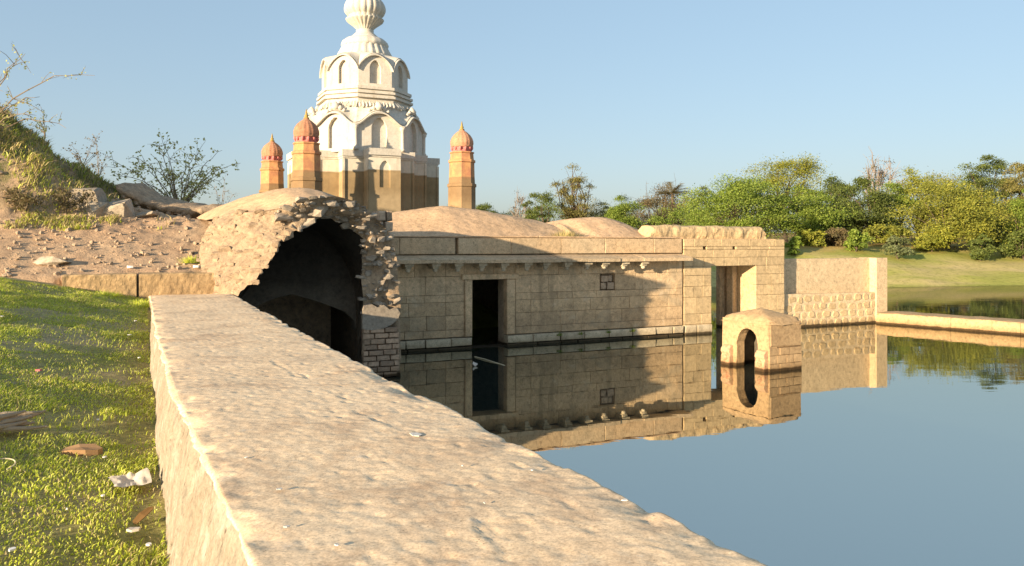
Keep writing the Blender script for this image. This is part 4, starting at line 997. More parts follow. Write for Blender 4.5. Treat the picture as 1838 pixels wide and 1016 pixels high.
for px, Y, s, lab in ((550, 27.0, 1.0, 'ochre minaret with terracotta dome standing directly before the white tower'),
                      (829, 29.7, 1.0, 'ochre minaret with terracotta dome beyond the domed roof of the hall'),
                      (488.5, 33.0, 1.0, 'farthest ochre minaret, the one beside the sparse green shrub')):
    t = thing('minaret', lab, 'minaret', (pxy(px, Y), Y, 1.2), ANG, 'corner minarets around the white tower')
    for nm, m, sm in (('shaft', 'ochre', False), ('neck', 'pink', True), ('dome', 'terra', True), ('finial', 'spike', True)):
        link(nm, MM[nm], M[m], t, sm)
    for k in range(12):
        q = link('petal', MM['petal'], M['pink'], t, True); q.rotation_euler = (0, 0, math.pi * k / 6)

# ------------------------------------------------------------------ plants
def leaf_cloud(C, size, rg, flat=0.0, aspect=0.55, droop=None):
    """one small diamond-shaped blade at each point of C"""
    n = len(C); a = rg.normal(size=(n, 3)); a[:, 2] *= (1 - flat); a /= np.linalg.norm(a, axis=1)[:, None]
    b = rg.normal(size=(n, 3)); b -= (b * a).sum(1)[:, None] * a; b /= np.linalg.norm(b, axis=1)[:, None]
    s = (size * rg.uniform(0.6, 1.4, n))[:, None]
    V = np.stack([C - a * s * .5, C + b * s * aspect * .5, C + a * s * .5, C - b * s * aspect * .5], 1).reshape(-1, 3)
    return V, np.arange(4 * n).reshape(n, 4)
def crown_points(rg, rx, ry, rz, nclump, per, rc, flat=0.5, hollow=0.45):
    pts = []; cen = []
    for i in range(nclump):
        while True:
            p = rg.uniform(-1, 1, 3); d = np.linalg.norm(p)
            if hollow < d < 1: break
        p = p * (0.82 + 0.3 * rg.random())
        if p[2] < -0.75: p[2] *= 0.5
        c = p * np.array([rx, ry, rz]); cen.append(c); r = rc * rg.uniform(0.55, 1.35)
        q = rg.normal(size=(int(per * rg.uniform(.6, 1.4)), 3)) * np.array([r, r, r * flat]) * 0.55
        q[:, 2] -= 0.25 * (q[:, 0] ** 2 + q[:, 1] ** 2) / max(r, .01)      # sprays droop at their rim
        pts.append(c + q)
    return np.concatenate(pts), np.array(cen)
def tree(name, label, x, y, z0, top, halfw, kind, seed, lowest=0.18, nclump=46, per=150, leafs=0.145, flat=0.42, rcf=0.30, twigs=0, group=None, hollow=0.45):
    rg = np.random.default_rng(seed); rr = random.Random(seed); h = top - z0
    t = thing(name, label, 'tree' if h > 3.2 else 'shrub', (x, y, z0), rr.uniform(0, 6.28), group)
    zc = h * (lowest + 1) / 2; rz = h * (1 - lowest) / 2 * 0.93
    P, cen = crown_points(rg, halfw * .9, halfw * .8, rz, nclump, int(per * 2.1), halfw * rcf, flat, hollow)
    P[:, 2] += zc; cen[:, 2] += zc; P = P[P[:, 2] > 0.02]
    m = MB(); tr = max(0.05, h * 0.022); fork = Vector((rr.uniform(-.1, .1) * h, rr.uniform(-.1, .1) * h, h * max(0.12, lowest * 0.8)))
    m.tube([(0, 0, -0.3), (fork.x * .4, fork.y * .3, fork.z * .5), fork], [tr * 1.3, tr, tr * .85], 8)
    for i in range(0, len(cen), 2 if not twigs else 1):
        c = Vector(cen[i]); mid = fork.lerp(c, 0.5) + Vector((rr.uniform(-.1, .1), rr.uniform(-.1, .1), rr.uniform(.0, .14))) * h
        m.tube([fork, mid, c], [tr * .5, tr * .28, tr * .08], 5, False)
        for _ in range(twigs):
            e = c + Vector((rr.gauss(0, 1), rr.gauss(0, 1), rr.gauss(.5, .8))) * halfw * .22; m.tube([mid.lerp(c, .6), c.lerp(e, .5), e], [tr * .14, tr * .1, tr * .05], 4, False)
    m.build('trunk', M['paletwig'] if twigs > 3 else M['bark'], t, org=(0, 0, 0))
    V, F = leaf_cloud(P, leafs, rg, 0.3)
    link('crown', mesh_np('crown', V, F), L[kind], t)
    return t
GT = 'trees on the far bank'
def gz(x, y): return float(far_h(np.array([x]), np.array([y]))[0])
TREES = [  # px centre, depth, top row, half width px, leaf, name, label, options
 (1412, 82, 274, 72, 'lime', 'broad_tree', 'tall yellow-green rounded tree rising behind the feathery acacia', dict(lowest=.3, nclump=46, per=190)),
 (1325, 66, 316, 98, 'acacia', 'acacia_tree', 'wide feathery light green acacia spreading down to the bank beside the gateway', dict(lowest=.05, nclump=85, per=190, flat=.3)),
 (1440, 67, 330, 75, 'acacia', 'acacia_tree', 'feathery green acacia between the wide acacia and the dark tree', dict(lowest=.06, nclump=64, per=180, flat=.3)),
 (1545, 69, 308, 62, 'dark', 'dense_tree', 'dark dense green tree beside the golden bush', dict(lowest=.05, nclump=60, per=190)),
 (1500, 76, 318, 55, 'dark', 'dense_tree', 'dark tree filling the gap behind the feathery acacias', dict(lowest=.05, nclump=44, per=170)),
 (1582, 80, 284, 46, 'brown', 'bare_tree', 'nearly leafless grey tree with fine pale twigs', dict(lowest=.35, nclump=34, per=14, twigs=7, leafs=.16)),
 (1650, 76, 296, 48, 'lime', 'slender_tree', 'slender yellowish tree standing behind the golden bush', dict(lowest=.15, nclump=46, per=120)),
 (1608, 72, 322, 42, 'acacia', 'acacia_tree', 'pale green acacia between the dark tree and the golden bush', dict(lowest=.06, nclump=36, per=140)),
 (1702, 63, 322, 90, 'yellow', 'golden_bush', 'broad golden yellow leafy bush at the foot of the bank', dict(lowest=.0, nclump=70, per=200, flat=.5)),
 (1775, 77, 266, 52, 'dark', 'dense_tree', 'tallest dark green tree on the far bank', dict(lowest=.1, nclump=64, per=190)),
 (1838, 74, 272, 55, 'olive', 'olive_tree', 'brownish olive tree next to the tallest dark tree', dict(lowest=.05, nclump=56, per=180)),
 (1740, 80, 318, 60, 'acacia', 'acacia_tree', 'light green acacia showing between golden bush and tallest tree', dict(lowest=.05, nclump=44, per=150)),
 (1850, 62, 334, 48, 'acacia', 'acacia_tree', 'bright green drooping acacia in front of the olive tree', dict(lowest=.0, nclump=46, per=190, flat=.35)),
 (1940, 70, 290, 75, 'dark', 'dense_tree', 'dense green tree beyond the bright drooping acacia', dict(lowest=.05, nclump=50, per=150)),
 (1795, 66, 384, 62, 'dark', 'dark_shrub', 'low dark green shrubbery at the foot of the golden bush', dict(lowest=.0, nclump=34, per=170)),
 (1030, 96, 296, 38, 'olive', 'olive_tree', 'tall thin olive-brown tree standing above the hall roof', dict(lowest=.1, nclump=44, per=120, twigs=2)),
 (968, 94, 338, 34, 'dark', 'dense_tree', 'dark green tree beside the tall thin olive tree', dict(lowest=.0, nclump=36, per=150)),
 (936, 97, 342, 24, 'brown', 'bare_tree', 'pale leafless thicket of twigs beyond the hall roof', dict(lowest=.05, nclump=30, per=10, twigs=7, leafs=.15)),
 (1088, 98, 352, 34, 'grey', 'grey_tree', 'grey-green round tree low beside the dry thicket', dict(lowest=.0, nclump=34, per=130)),
 (1122, 86, 346, 42, 'acacia', 'acacia_tree', 'small green acacia rising right behind the hall roof', dict(lowest=.0, nclump=46, per=170)),
 (1190, 92, 332, 62, 'brown', 'dry_tree', 'wide brownish dry thicket of thin branches', dict(lowest=.0, nclump=60, per=110, twigs=3)),
 (1262, 98, 332, 26, 'grey', 'grey_tree', 'small grey-green tree at the edge of the dry thicket', dict(lowest=.0, nclump=30, per=130)),
 (1225, 80, 366, 62, 'acacia', 'acacia_shrub', 'low green acacia scrub below the dry thicket', dict(lowest=.0, nclump=44, per=160)),
 (872, 108, 358, 28, 'dark', 'dense_tree', 'small round green tree just beyond the lone minaret', dict(lowest=.1, nclump=34, per=150)),
 (806, 112, 362, 22, 'grey', 'grey_tree', 'distant grey-green tree between white tower and minaret', dict(lowest=.1, nclump=26, per=110)),
 (1060, 104, 358, 50, 'olive', 'olive_tree', 'low olive scrub behind the second roof dome', dict(lowest=.0, nclump=40, per=130)),
 (990, 106, 356, 60, 'acacia', 'acacia_tree', 'green scrub at the foot of the tall thin olive tree', dict(lowest=.0, nclump=44, per=130)),
 (1150, 104, 346, 60, 'grey', 'grey_tree', 'grey-green scrub behind the dry thicket', dict(lowest=.0, nclump=44, per=130)),
 (1240, 106, 350, 56, 'olive', 'olive_tree', 'olive scrub between dry thicket and wide acacia', dict(lowest=.0, nclump=40, per=130)),
 (915, 110, 374, 40, 'grey', 'grey_tree', 'low distant grey-green scrub above the first roof dome', dict(lowest=.0, nclump=30, per=110)),
 (1690, 86, 312, 70, 'olive', 'olive_tree', 'olive tree filling the skyline behind the golden bush', dict(lowest=.0, nclump=50, per=150)),
 (1340, 88, 330, 80, 'olive', 'olive_tree', 'olive tree behind the wide feathery acacia', dict(lowest=.0, nclump=46, per=140)),
 (1160, 72, 412, 26, 'acacia', 'acacia_shrub', 'bright green low bush showing over the gateway ruin', dict(lowest=.0, nclump=24, per=140)),
]
for i, (px, Y, tp, hwp, k, nm, lab, op) in enumerate(TREES):
    x = pxy(px, Y); tree(nm, lab, x, Y, gz(x, Y) - 0.1, pz(tp, Y), hwp / F_PX * Y, k, 300 + i, group=GT, **op)
GS = 'small shrubs on the far bank'
for i, (px, Y, tp, hwp, k, lab) in enumerate([(1535, 59, 408, 28, 'acacia', 'round green shrub on the bank below the dark tree'), (1612, 57.5, 420, 26, 'grey', 'low grey-green shrub on the open bank below the golden bush'),
        (1455, 62, 412, 30, 'lime', 'yellowish shrub on the bank below the feathery acacia'), (1425, 58, 424, 16, 'acacia', 'small shrub on the bank close beside the gateway'),
        (1590, 63, 398, 40, 'yellow', 'orange-yellow dry shrub between the dark tree and golden bush'), (1672, 61, 404, 34, 'lime', 'yellow-green shrub below the golden bush'),
        (1760, 59, 412, 24, 'dark', 'small dark shrub in the shade below the golden bush'), (1500, 64, 402, 30, 'brown', 'dry brown shrub beneath the feathery acacias'), (1838, 60, 408, 36, 'dark', 'dark shrub beneath the bright drooping acacia')]):
    x = pxy(px, Y); tree('bank_shrub', lab, x, Y, gz(x, Y) - 0.05, pz(tp, Y), hwp / F_PX * Y, k, 500 + i, 0.0, 16, 150, 0.2, group=GS)
# palm behind the dry thicket
def palm(px, Y, tp):
    x = pxy(px, Y); z0 = gz(x, Y); h = pz(tp, Y) - z0
    t = thing('palm_tree', 'brownish fan of palm fronds above the dry thicket', 'palm', (x, Y, z0), 0, None); rr = random.Random(4)
    MB().tube([(0, 0, -.3), (0.1, 0, h * .4), (0, 0, h * .82)], [.22, .17, .15], 8).build('trunk', M['bark'], t, org=(0, 0, 0))
    for k in range(15):
        a = k * 2.4; el = rr.uniform(.1, 1.2); m = MB(); P = []
        for s in np.linspace(0, 1, 7):
            r = s * 2.0; P.append(Vector((math.cos(a) * math.cos(el) * r, math.sin(a) * math.cos(el) * r, h * .82 + math.sin(el) * r - .45 * s * s)))
        m.tube(P, [.03] * 7, 4, False)
        for i in range(1, 7):
            d = (P[i] - P[i - 1]).normalized(); n = d.cross(Vector((0, 0, 1))).normalized()
            for s in (-1, 1):
                for e in (0, .5):
                    q = P[i].lerp(P[i - 1], e); tip = q + (n * s + d * .7) * .55 - Vector((0, 0, .18)); m.add([q, q + d * .09, tip], [(0, 1, 2)])
        m.build('frond', L['brown'], t, org=(0, 0, 0))
palm(1207, 90, 328)

# arching, sparse shrubs with visible twigs
def twiggy(name, label, base, stems, seed, leafk, leafs, per_tip, spread_, mat, thick=0.014, sub=5, group=None, bare=0.0):
    """stems: list of end points relative to the base, each an arching branch that carries side twigs with leaves"""
    rr = random.Random(seed); rg = np.random.default_rng(seed); t = thing(name, label, 'shrub', base, 0, group); m = MB(); pts = []
    for e in stems:
        e = Vector(e); up = Vector((0, 0, e.length * .16)); n = 9; P = []
        for i in range(n + 1):
            f = i / n; P.append(e * f + up * math.sin(math.pi * f) + Vector((rr.gauss(0, 1), rr.gauss(0, 1), rr.gauss(0, 1))) * e.length * .012)
        m.tube([P[0] - Vector((0, 0, .15))] + P, [thick] + [thick * (1 - .8 * i / n) for i in range(n + 1)], 5, False)
        for k in range(sub):
            f = rr.uniform(.25, 1.0); i = min(n, int(f * n)); d = Vector((rr.gauss(0, 1), rr.gauss(0, 1), rr.gauss(.25, .7))).normalized() * e.length * rr.uniform(.1, .3) * spread_
            a = P[i]; b = a + d; c = a.lerp(b, .5) + Vector((0, 0, d.length * .08)); m.tube([a, c, b], [thick * .4, thick * .28, thick * .15], 4, False)
            for j in range(per_tip):
                if rr.random() < bare: continue
                q = a.lerp(b, rr.uniform(.2, 1.05)); pts.append(q + Vector((rr.gauss(0, 1), rr.gauss(0, 1), rr.gauss(0, 1))) * leafs * .6)
        for j in range(per_tip):
            if rr.random() < bare: continue
            f = rr.uniform(.35, 1); i = int(f * n); pts.append(P[min(i, n)] + Vector((rr.gauss(0, 1), rr.gauss(0, 1), rr.gauss(0, 1))) * leafs * .5)
    m.build('branches', mat, t, org=(0, 0, 0))
    V, F = leaf_cloud(np.array(pts), leafs, rg); link('leaves', mesh_np('leaves', V, F), L[leafk], t)
    return t
Yb = 22.0; bx, bz = pxy(322, Yb), 3.55; rr = random.Random(3); st = []
for px, py in ((205, 300), (228, 290), (246, 282), (262, 272), (285, 268), (300, 262), (318, 260), (335, 272), (350, 280), (372, 278), (385, 290), (398, 272), (415, 290), (408, 310), (395, 320), (220, 318), (270, 300), (340, 300), (300, 310), (365, 318), (250, 330), (385, 340), (330, 330)):
    st.append((pxy(px, Yb) - bx, rr.uniform(-.9, .9), pz(py, Yb) - bz))
twiggy('green_shrub', 'sparse leafy shrub with arching stems beside the broken slab', (bx, Yb, bz), st, 31, 'shrub', 0.085, 8, 1.0, M['twig'], 0.018, 7)
Yb = 19.5; bx, by_ = pxy(398, Yb), Yb; st = [(pxy(px, Yb) - bx, rr.uniform(-.3, .3), pz(py, Yb) - 3.3) for px, py in ((382, 330), (405, 322), (412, 335), (418, 345), (390, 345))]
twiggy('thin_shrub', 'wispy grey twigs standing behind the rubble vault', (bx, Yb, 3.3), st, 33, 'brown', 0.05, 2, 1.0, M['paletwig'], 0.008, 4)
Yb = 16.2; bx = pxy(-40, Yb); u_, v_ = UV(bx, Yb); bz = float(dirt_h(np.array([u_]), np.array([v_]))[0])
st = [(pxy(px, Yb) - bx, rr.uniform(-.5, .3), pz(py, Yb) - bz) for px, py in ((165, 133), (112, 226), (42, 95), (60, 170), (75, 210), (20, 110), (30, 190), (-60, 60), (-90, 120))]
twiggy('thorn_bush', 'nearly bare thorn bush arching out over the grassy hill crest', (bx, Yb, bz), st, 35, 'shrub', 0.055, 6, 0.8, M['twig'], 0.018, 9, bare=.35)
for k, (px, py, tips, lab) in enumerate(((80, 240, ((72, 205), (90, 200), (100, 232), (60, 225)), 'small leafy weed on the hill crest below the thorn bush'), (150, 300, ((130, 262), (165, 240), (172, 262), (145, 275)), 'dry stalked weed halfway down the hill crest'),
        (178, 318, ((165, 235), (172, 290), (190, 280)), 'tall thin dry stalk rising from the hill crest'), (45, 380, ((0, 340), (30, 335), (60, 345), (90, 350), (15, 360)), 'dry brown brush at the foot of the hill'), (120, 385, ((80, 350), (110, 335), (140, 330), (165, 350)), 'tangle of dry stems beside the boulders'))):
    X, Y, Z = on_ground(px, py, dirt_h, 12, 24); st = [(pxy(a, Y) - X, rr.uniform(-.3, .3), pz(b, Y) - Z) for a, b in tips] * 2
    twiggy('hill_weed', lab, (X, Y, Z), [(a + rr.gauss(0, .06), b + rr.gauss(0, .2), c * rr.uniform(.7, 1.05)) for a, b, c in st], 60 + k, 'grey' if k == 0 else 'brown', 0.06, 4 + 3 * (k > 2), 0.9, M['twig'], 0.009, 5 + 4 * (k > 2))
X, Y, Z = on_ground(1015, 416, lambda u, v: np.full(1, 2.955), 15, 30)
def tuft(name, label, pos, n, h, rad, kind, seed, group=None):
    rg = np.random.default_rng(seed); t = thing(name, label, 'grass tuft', pos, 0, group)
    a = rg.uniform(0, 6.28, n); r = rad * np.sqrt(rg.random(n)); b = np.stack([r * np.cos(a), r * np.sin(a), 0 * a - .02], -1); hh = h * rg.uniform(.4, 1.1, n) * (1 - .5 * r / rad)
    tip = b + np.stack([rg.normal(0, .35, n) * hh + .4 * b[:, 0], rg.normal(0, .35, n) * hh + .4 * b[:, 1], hh], -1); w = np.stack([np.cos(a + 1.3), np.sin(a + 1.3), 0 * a], -1) * .008 * (1 + h)
    V = np.stack([b - w, b + w, tip], 1).reshape(-1, 3); link('blades', mesh_np('blades', V, np.arange(3 * n).reshape(n, 3)), L[kind], t)
x_, y_ = W2(pxv(1015, 413, 0.75)[0], 0.75); tuft('grass_tuft', 'tuft of grass in the fold between the two roof domes', (x_, y_, 2.86), 700, 0.42, 0.42, 'dry', 80)
for i, (px, py, n, h, r, lab) in enumerate(((345, 470, 260, .18, .22, 'green tuft in the soil in front of the rubble vault'), (250, 548, 500, .16, .35, 'leafy green tuft at the foot of the kerb stones'), (185, 530, 300, .14, .25, 'green tuft under the free end of the kerb'))):
    X, Y, Z = on_ground(px, py, dirt_h if i == 0 else grass_h, 8, 22); tuft('grass_tuft', lab, (X, Y, Z), n, h, r, 'blade', 84 + i)

# ------------------------------------------------------------------ rocks and the overhanging crust on the slope
for px, py, s, lab in ((205, 382, (.34, .28, .22), 'large pale squared boulder at the foot of the hill'), (160, 368, (.36, .3, .26), 'tall tan boulder set against the hill'), (178, 380, (.22, .2, .15), 'smaller tan boulder wedged between two larger ones'),
                       (95, 470, (.28, .2, .07), 'flat tan stone lying on the bare soil'), (300, 384, (.35, .12, .07), 'long narrow stone under the broken crust'), (262, 388, (.26, .15, .06), 'flat slab piece in front of the broken crust')):
    X, Y, Z = on_ground(px, py, dirt_h, 10, 24)
    o = chunk('boulder', None, (X, Y, Z + s[2] * .3), tuple(2 * c for c in s), M['boulder'], (random.uniform(-.15, .15), random.uniform(-.15, .15), random.uniform(-.3, .6))); tag(o, lab, 'boulder')
def crust():
    t = thing('broken_crust', 'long broken slab of old roof crust overhanging a dark gap on the slope', 'slab', (0, 0, 0)); rows = []
    path = [(205, 332), (225, 341), (248, 354), (275, 363), (305, 369), (335, 372), (365, 374), (392, 374)]; bot = [10, 12, 10, 11, 9, 10, 9, 7]
    Yc = 17.6; V = []
    xs = np.linspace(0, 7, 60)
    px_ = np.interp(xs, range(8), [p[0] for p in path]); py_ = np.interp(xs, range(8), [p[1] for p in path]); th = np.interp(xs, range(8), bot)
    for a, b, h in zip(px_, py_, th):
        Y = Yc + (a - 205) / 190 * .4; x, z = pxy(a, Y), pz(b, Y); k = h / F_PX * Y
        for dy, dz in ((0.5, -k - .12), (0.05, -k * 1.1), (0, -k * .5), (.06, 0), (.45, .07), (.9, .12), (1.4, .10)): V.append((x, Y + dy, z + dz))
    V = np.array(V); nz = fbm(V, 5, 3, 90); V[:, 2] += .045 * nz; V[:, 1] += .10 * fbm(V, 4, 3, 91)
    c = V.mean(0); c[2] -= .3; t.location = c
    link('crust_slab', mesh_np('crust_slab', V - c, grid_faces(60, 7)), M['core'], t)
    for k in range(14):
        i = random.randrange(4, 56); p = V[i * 7 + 1]; s = random.uniform(.06, .14); chunk('edge_stone', t, tuple(p - c + np.array([0, .08, -.02])), (s * 1.6, s, s), M['rubble'])
crust()
rg = np.random.default_rng(77)
def pebbles(n, name, label):
    P = MB(); rr = random.Random(9); base = [(v.co.copy()) for v in CH[0].vertices]; fc = [tuple(p.vertices) for p in CH[0].polygons]
    for i in range(n):
        u = rr.uniform(-11.5, -4.9); v = rr.uniform(-3.6, 0.6); s = 0.006 + 0.034 * rr.random() ** 4; x, y = W2(u, v); z = float(dirt_h(np.array([u]), np.array([v]))[0])
        q = Matrix.Rotation(rr.uniform(0, 6.28), 3, 'Z') @ Matrix.Rotation(rr.uniform(0, 6.28), 3, 'X')
        P.add([q @ (c * 2 * s) * 1.0 + Vector((x, y, z + s * .3)) for c in base], fc)
    o = P.build(name, M['rubble']); tag(o, label, 'gravel', kind='stuff')
pebbles(1800, 'loose_gravel', 'loose stones and clods strewn over the bare soil')

# ------------------------------------------------------------------ grass and litter
def lawn(n, name, label, hf, dens_u, dens_v, h0, kind, seed, keep, w0=0.0035):
    rg = np.random.default_rng(seed); u = rg.uniform(*dens_u, n); v = dens_v[0] + (dens_v[1] - dens_v[0]) * rg.random(n) ** 1.25
    ok = keep(u, v, rg); u, v = u[ok], v[ok]; n = len(u); z = hf(u, v); x, y = W2(u, v); P = np.stack([x, y, z], -1)
    pat = fbm(np.stack([u, v, 0 * u], -1), 1.6, 3, 14)
    hh = h0 * rg.uniform(.35, 1.15, n) * (0.8 + 0.5 * np.clip(pat, -1, 1)); a = rg.uniform(0, 6.283, n); w = np.stack([np.cos(a), np.sin(a), 0 * a], -1) * (w0 * rg.uniform(.7, 1.5, n))[:, None]
    ln = rg.normal(0, .55, (n, 2)) + np.array([.25, .2]); mid = P + np.stack([ln[:, 0] * hh * .35, ln[:, 1] * hh * .35, hh * .6], -1); tip = P + np.stack([ln[:, 0] * hh, ln[:, 1] * hh, hh * .85], -1)
    P[:, 2] -= .006
    V = np.stack([P - w, P + w, mid + w * .8, tip, mid - w * .8], 1).reshape(-1, 3); k = np.arange(n) * 5
    T = np.concatenate([np.stack([k, k + 1, k + 2], -1), np.stack([k, k + 2, k + 4], -1), np.stack([k + 4, k + 2, k + 3], -1)])
    o = link(name, mesh_np(name, V, T), L[kind]); tag(o, label, 'grass', kind='stuff')
def keepg(u, v, rg):
    P = np.stack([u, v, 0 * u], -1); p = fbm(P, 1.1, 3, 12)
    bare = (p > 0.38) & (rg.random(len(u)) < .85)
    for bp, bq, br in ((228, 682, .30), (250, 655, .22), (140, 740, .22), (150, 815, .16), (120, 960, .12), (30, 620, .3)):
        X_, Y_, _z = on_ground(bp, bq, grass_h); bu, bv = UV(X_, Y_); bare |= (np.hypot((u - bu), (v - bv) * .8) < br * (0.7 + .4 * vnoise(P, 7, 13))) & (rg.random(len(u)) < .9)
    edge = u < np.interp(v, [-24, -17, -14, -4], [-5.66, -5.68, -5.74, -5.82])
    return edge & ~bare & (rg.random(len(u)) < np.clip(1.25 + (u + 9.2) * .5, 0, 1))
lawn(190000, 'grass', 'short green grass covering the slope beside the long wall', grass_h, (-9.8, -5.62), (-17.5, -3.95), 0.046, 'blade', 15, keepg)
lawn(45000, 'dry_grass', 'yellowed dry blades among the green grass', grass_h, (-9.8, -5.62), (-17.5, -3.95), 0.05, 'dry', 16, keepg, 0.003)
def keeph(u, v, rg):
    P = np.stack([u, v, 0 * u], -1); z = dirt_h(u, v); p = fbm(P, 0.9, 3, 18)
    return (rg.random(len(u)) < np.clip((z - 3.45) * .9 + p * .9, 0, 1)) & (u < -5.3)
lawn(24000, 'hill_grass', 'rough grass and weeds over the hill', dirt_h, (-13.5, -5.3), (-1.6, 5.0), 0.17, 'blade', 17, keeph, 0.010)
lawn(48000, 'hill_dry_grass', 'dry straw-coloured grass over the hill', dirt_h, (-13.5, -5.3), (-1.6, 5.0), 0.2, 'dry', 19, keeph, 0.009)

def scrap(name, label, px, py, ol, m, cat, hf=grass_h, lift=0.03, thick=0.012, rotz=0, tilt=(0, 0), group=None, lo=2.0, curl=0.0, at=None):
    X, Y, Z = at if at else on_ground(px, py, hf, lo, 24); n = len(ol)
    V = [(x, y, curl * (x * x - y * y * .5)) for x, y in ol] + [(x, y, curl * (x * x - y * y * .5) + thick) for x, y in ol]; V += [(0, 0, 0), (0, 0, thick)]
    F = [(2 * n, (i + 1) % n, i) for i in range(n)] + [(2 * n + 1, n + i, n + (i + 1) % n) for i in range(n)] + [(i, (i + 1) % n, n + (i + 1) % n, n + i) for i in range(n)]
    o = link(name, mesh_py(name, V, F), m); o.location = (X, Y, Z + lift); o.rotation_euler = (tilt[0], tilt[1], rotz); tag(o, label, cat, group); return o
def sheet():
    X, Y, Z = on_ground(236, 880, grass_h); n, m = 22, 16; g = np.array([(i / n - .5, j / m - .5) for i in range(n + 1) for j in range(m + 1)]); P = np.stack([g[:, 0] * .21, g[:, 1] * .15, 0 * g[:, 0]], -1)
    P[:, 0] += .02 * fbm(P + 3, 9, 2, 95); P[:, 1] += .02 * fbm(P + 5, 9, 2, 96)
    P[:, 2] = .028 * np.abs(fbm(P, 11, 2, 97)) + .03 * np.abs(g[:, 0] + .25 * g[:, 1] - .12) ** .8 + .012 * np.abs(fbm(P, 26, 2, 98)) + .03 * np.clip(g[:, 1], 0, 1)
    o = link('paper_sheet', mesh_np('paper_sheet', P, grid_faces(n + 1, m + 1)), M['paper']); o.location = (X, Y, Z + .035); o.rotation_euler = (.22, -.05, .55); tag(o, 'crumpled dirty pale sheet lying in the grass by the wall', 'sheet')
sheet()
scrap('dead_leaf', 'dark brown curled dead leaf in grass near the wall', 256, 942, [(-.018, -.05), (.0, -.06), (.018, -.045), (.025, .0), (.018, .05), (.0, .07), (-.016, .05), (-.024, .0)], M['brownleaf'], 'leaf', curl=4.0, lift=.05, tilt=(.5, .2), rotz=-.4, thick=.004)
scrap('paper_scrap', 'small pale scrap beside the dead brown leaf', 240, 967, [(-.03, -.015), (.0, -.022), (.03, -.01), (.028, .015), (0, .022), (-.026, .014)], M['paper'], 'scrap', lift=.04, curl=3)
scrap('earth_patch', 'low heap of bare reddish earth in the grass', 145, 815, [(-.13, -.02), (-.1, -.05), (-.02, -.06), (.06, -.05), (.12, -.01), (.13, .03), (.06, .06), (-.04, .05), (-.11, .025)], M['earth'], 'earth', lift=.0, thick=.05, curl=-1.2, tilt=(.12, 0))
GW = 'white scraps scattered in the grass'
for i, (px, py, s) in enumerate(((185, 905, .02), (232, 608, .04), (243, 582, .045), (3, 575, .05), (176, 765, .02), (188, 834, .018), (268, 995, .03), (22, 1005, .03), (120, 930, .012), (250, 650, .03))):
    s *= .6; scrap('white_scrap', 'tiny white litter scrap lying in the green grass', px, py, [(s * math.cos(a) * random.uniform(.7, 1.3), s * .7 * math.sin(a) * random.uniform(.7, 1.3)) for a in np.linspace(0, 5.4, 7)], M['white'], 'scrap', lift=.045, thick=.008, group=GW, rotz=random.uniform(0, 3))
scrap('red_scrap', 'tiny faded red plastic bit in the grass', 69, 676, [(-.02, -.015), (.02, -.015), (.025, .015), (-.015, .02)], M['redbit'], 'scrap', lift=.05, thick=.015)
GD = 'white scraps on the earth slope'
for px, py, s, lab in ((232, 484, .055, 'white rag scrap above the joint between the kerb stones'), (352, 483, .07, 'white rag scrap next to the green tuft above the kerb')):
    scrap('white_scrap', lab, px, py, [(s * math.cos(a) * random.uniform(.7, 1.3), s * .6 * math.sin(a) * random.uniform(.7, 1.3)) for a in np.linspace(0, 5.4, 8)], M['white'], 'scrap', dirt_h, .03, .04, group=GD, lo=12)
GF = 'white flecks on top of the long wall'
for px, py, s in ((501, 880, .011), (514, 948, .008), (1121, 900, .010), (604, 981, .008), (745, 782, .035), (442, 823, .008), (830, 838, .006), (955, 846, .006), (372, 690, .012), (870, 905, .005), (640, 750, .010)):
    Y = (CAM_Z - TOPZ) * F_PX / (py - HOR)
    scrap('lime_fleck', 'small white fleck on the pale top of the long wall', px, py, [(s * 1.2 * math.cos(a) * random.uniform(.6, 1.3), s * .8 * math.sin(a) * random.uniform(.6, 1.3)) for a in np.linspace(0, 5.6, 9)], M['flake'], 'fleck', lift=0.004, thick=.003, group=GF, at=(pxy(px, Y), Y, TOPZ), rotz=random.uniform(0, 3))
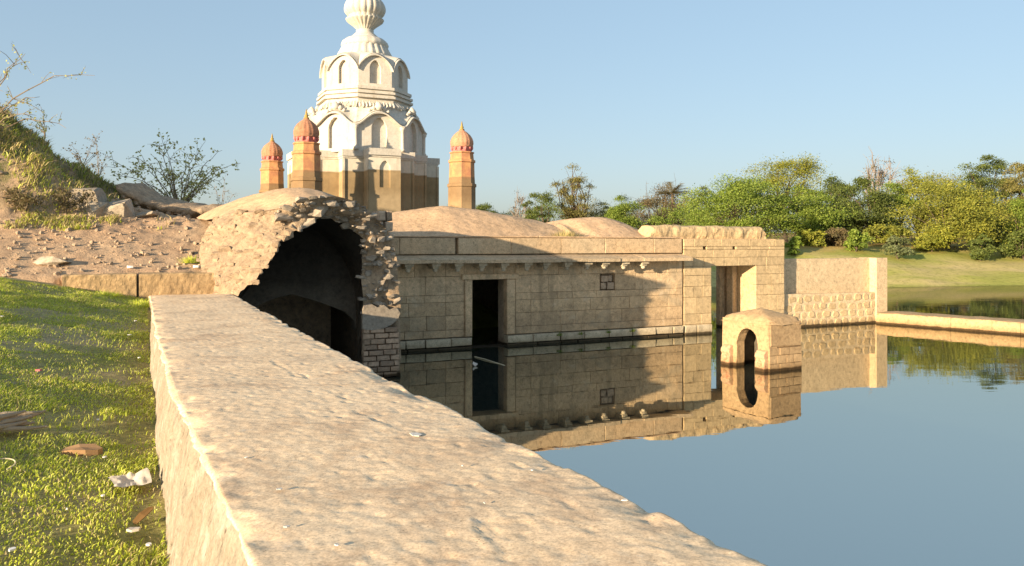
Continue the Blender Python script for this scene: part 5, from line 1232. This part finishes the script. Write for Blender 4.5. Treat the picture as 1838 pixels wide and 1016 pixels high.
# sticks in the grass
def sticks():
    X, Y, Z = on_ground(18, 782, grass_h); t = thing('stick_bundle', 'bundle of weathered grey sticks and bark lying in the grass', 'sticks', (X, Y, Z)); rr = random.Random(12)
    for k in range(9):
        a = rr.gauss(.8, .28); l = rr.uniform(.10, .24); c = Vector((rr.gauss(0, .03), rr.gauss(0, .05), .04 + .012 * k)); d = Vector((math.cos(a), math.sin(a), rr.gauss(0, .06))) * l
        MB().tube([c - d, c - d * .3 + Vector((0, 0, .01)), c + d * .4, c + d], [rr.uniform(.012, .022), .018, .014, .008], 7).build('stick', M['stick'], t, org=(0, 0, 0))
    X, Y, Z = on_ground(8, 850, grass_h); t = thing('fibre_loop', 'thin pale loop of dry fibre in the grass', 'fibre', (X, Y, Z))
    MB().tube([(.06 * math.cos(a) - .01, .07 * math.sin(a), .045 + .03 * math.sin(a * .5)) for a in np.linspace(-.6, 2.6, 12)], .004, 5).build('strand', M['fibre'], t, org=(0, 0, 0))
sticks()
for i, px in enumerate((1003, 1042, 1090, 1134)):
    u_, z_ = pxv(px, 608, -0.05); x_, y_ = W2(u_, -0.06); tuft('wall_weed', 'small green weed rooted in the plinth joints of the flooded hall', (x_, y_, 0.22), 70, 0.16, 0.10, 'acacia', 120 + i, 'weeds in the plinth of the hall')
# a pole and a scrap floating before the door
Y1 = CAM_Z * F_PX / (641 - HOR); Y2 = CAM_Z * F_PX / (656 - HOR); p1 = Vector((pxy(852, Y1), Y1, .012)); p2 = Vector((pxy(906, Y2), Y2, .0))
t = thing('floating_pole', 'thin pale pole floating on the water before the dark doorway', 'pole', ((p1 + p2) / 2)); c = (p1 + p2) / 2
MB().tube([p1 - c, (p1 - c) * .3 + Vector((0, .01, .01)), p2 - c], [.012, .012, .010], 6).build('shaft', M['fibre'], t, org=(0, 0, 0))
Y1 = CAM_Z * F_PX / (657 - HOR)
scrap('floating_scrap', 'brownish crumpled scrap floating on the water by the pole', 852, 657, [(-.05, -.03), (.02, -.05), (.06, .0), (.04, .05), (-.02, .06), (-.06, .03)], M['paper'], 'scrap', at=(pxy(852, Y1), Y1, 0.0), lift=.03, curl=8, thick=.02, tilt=(.6, .4))
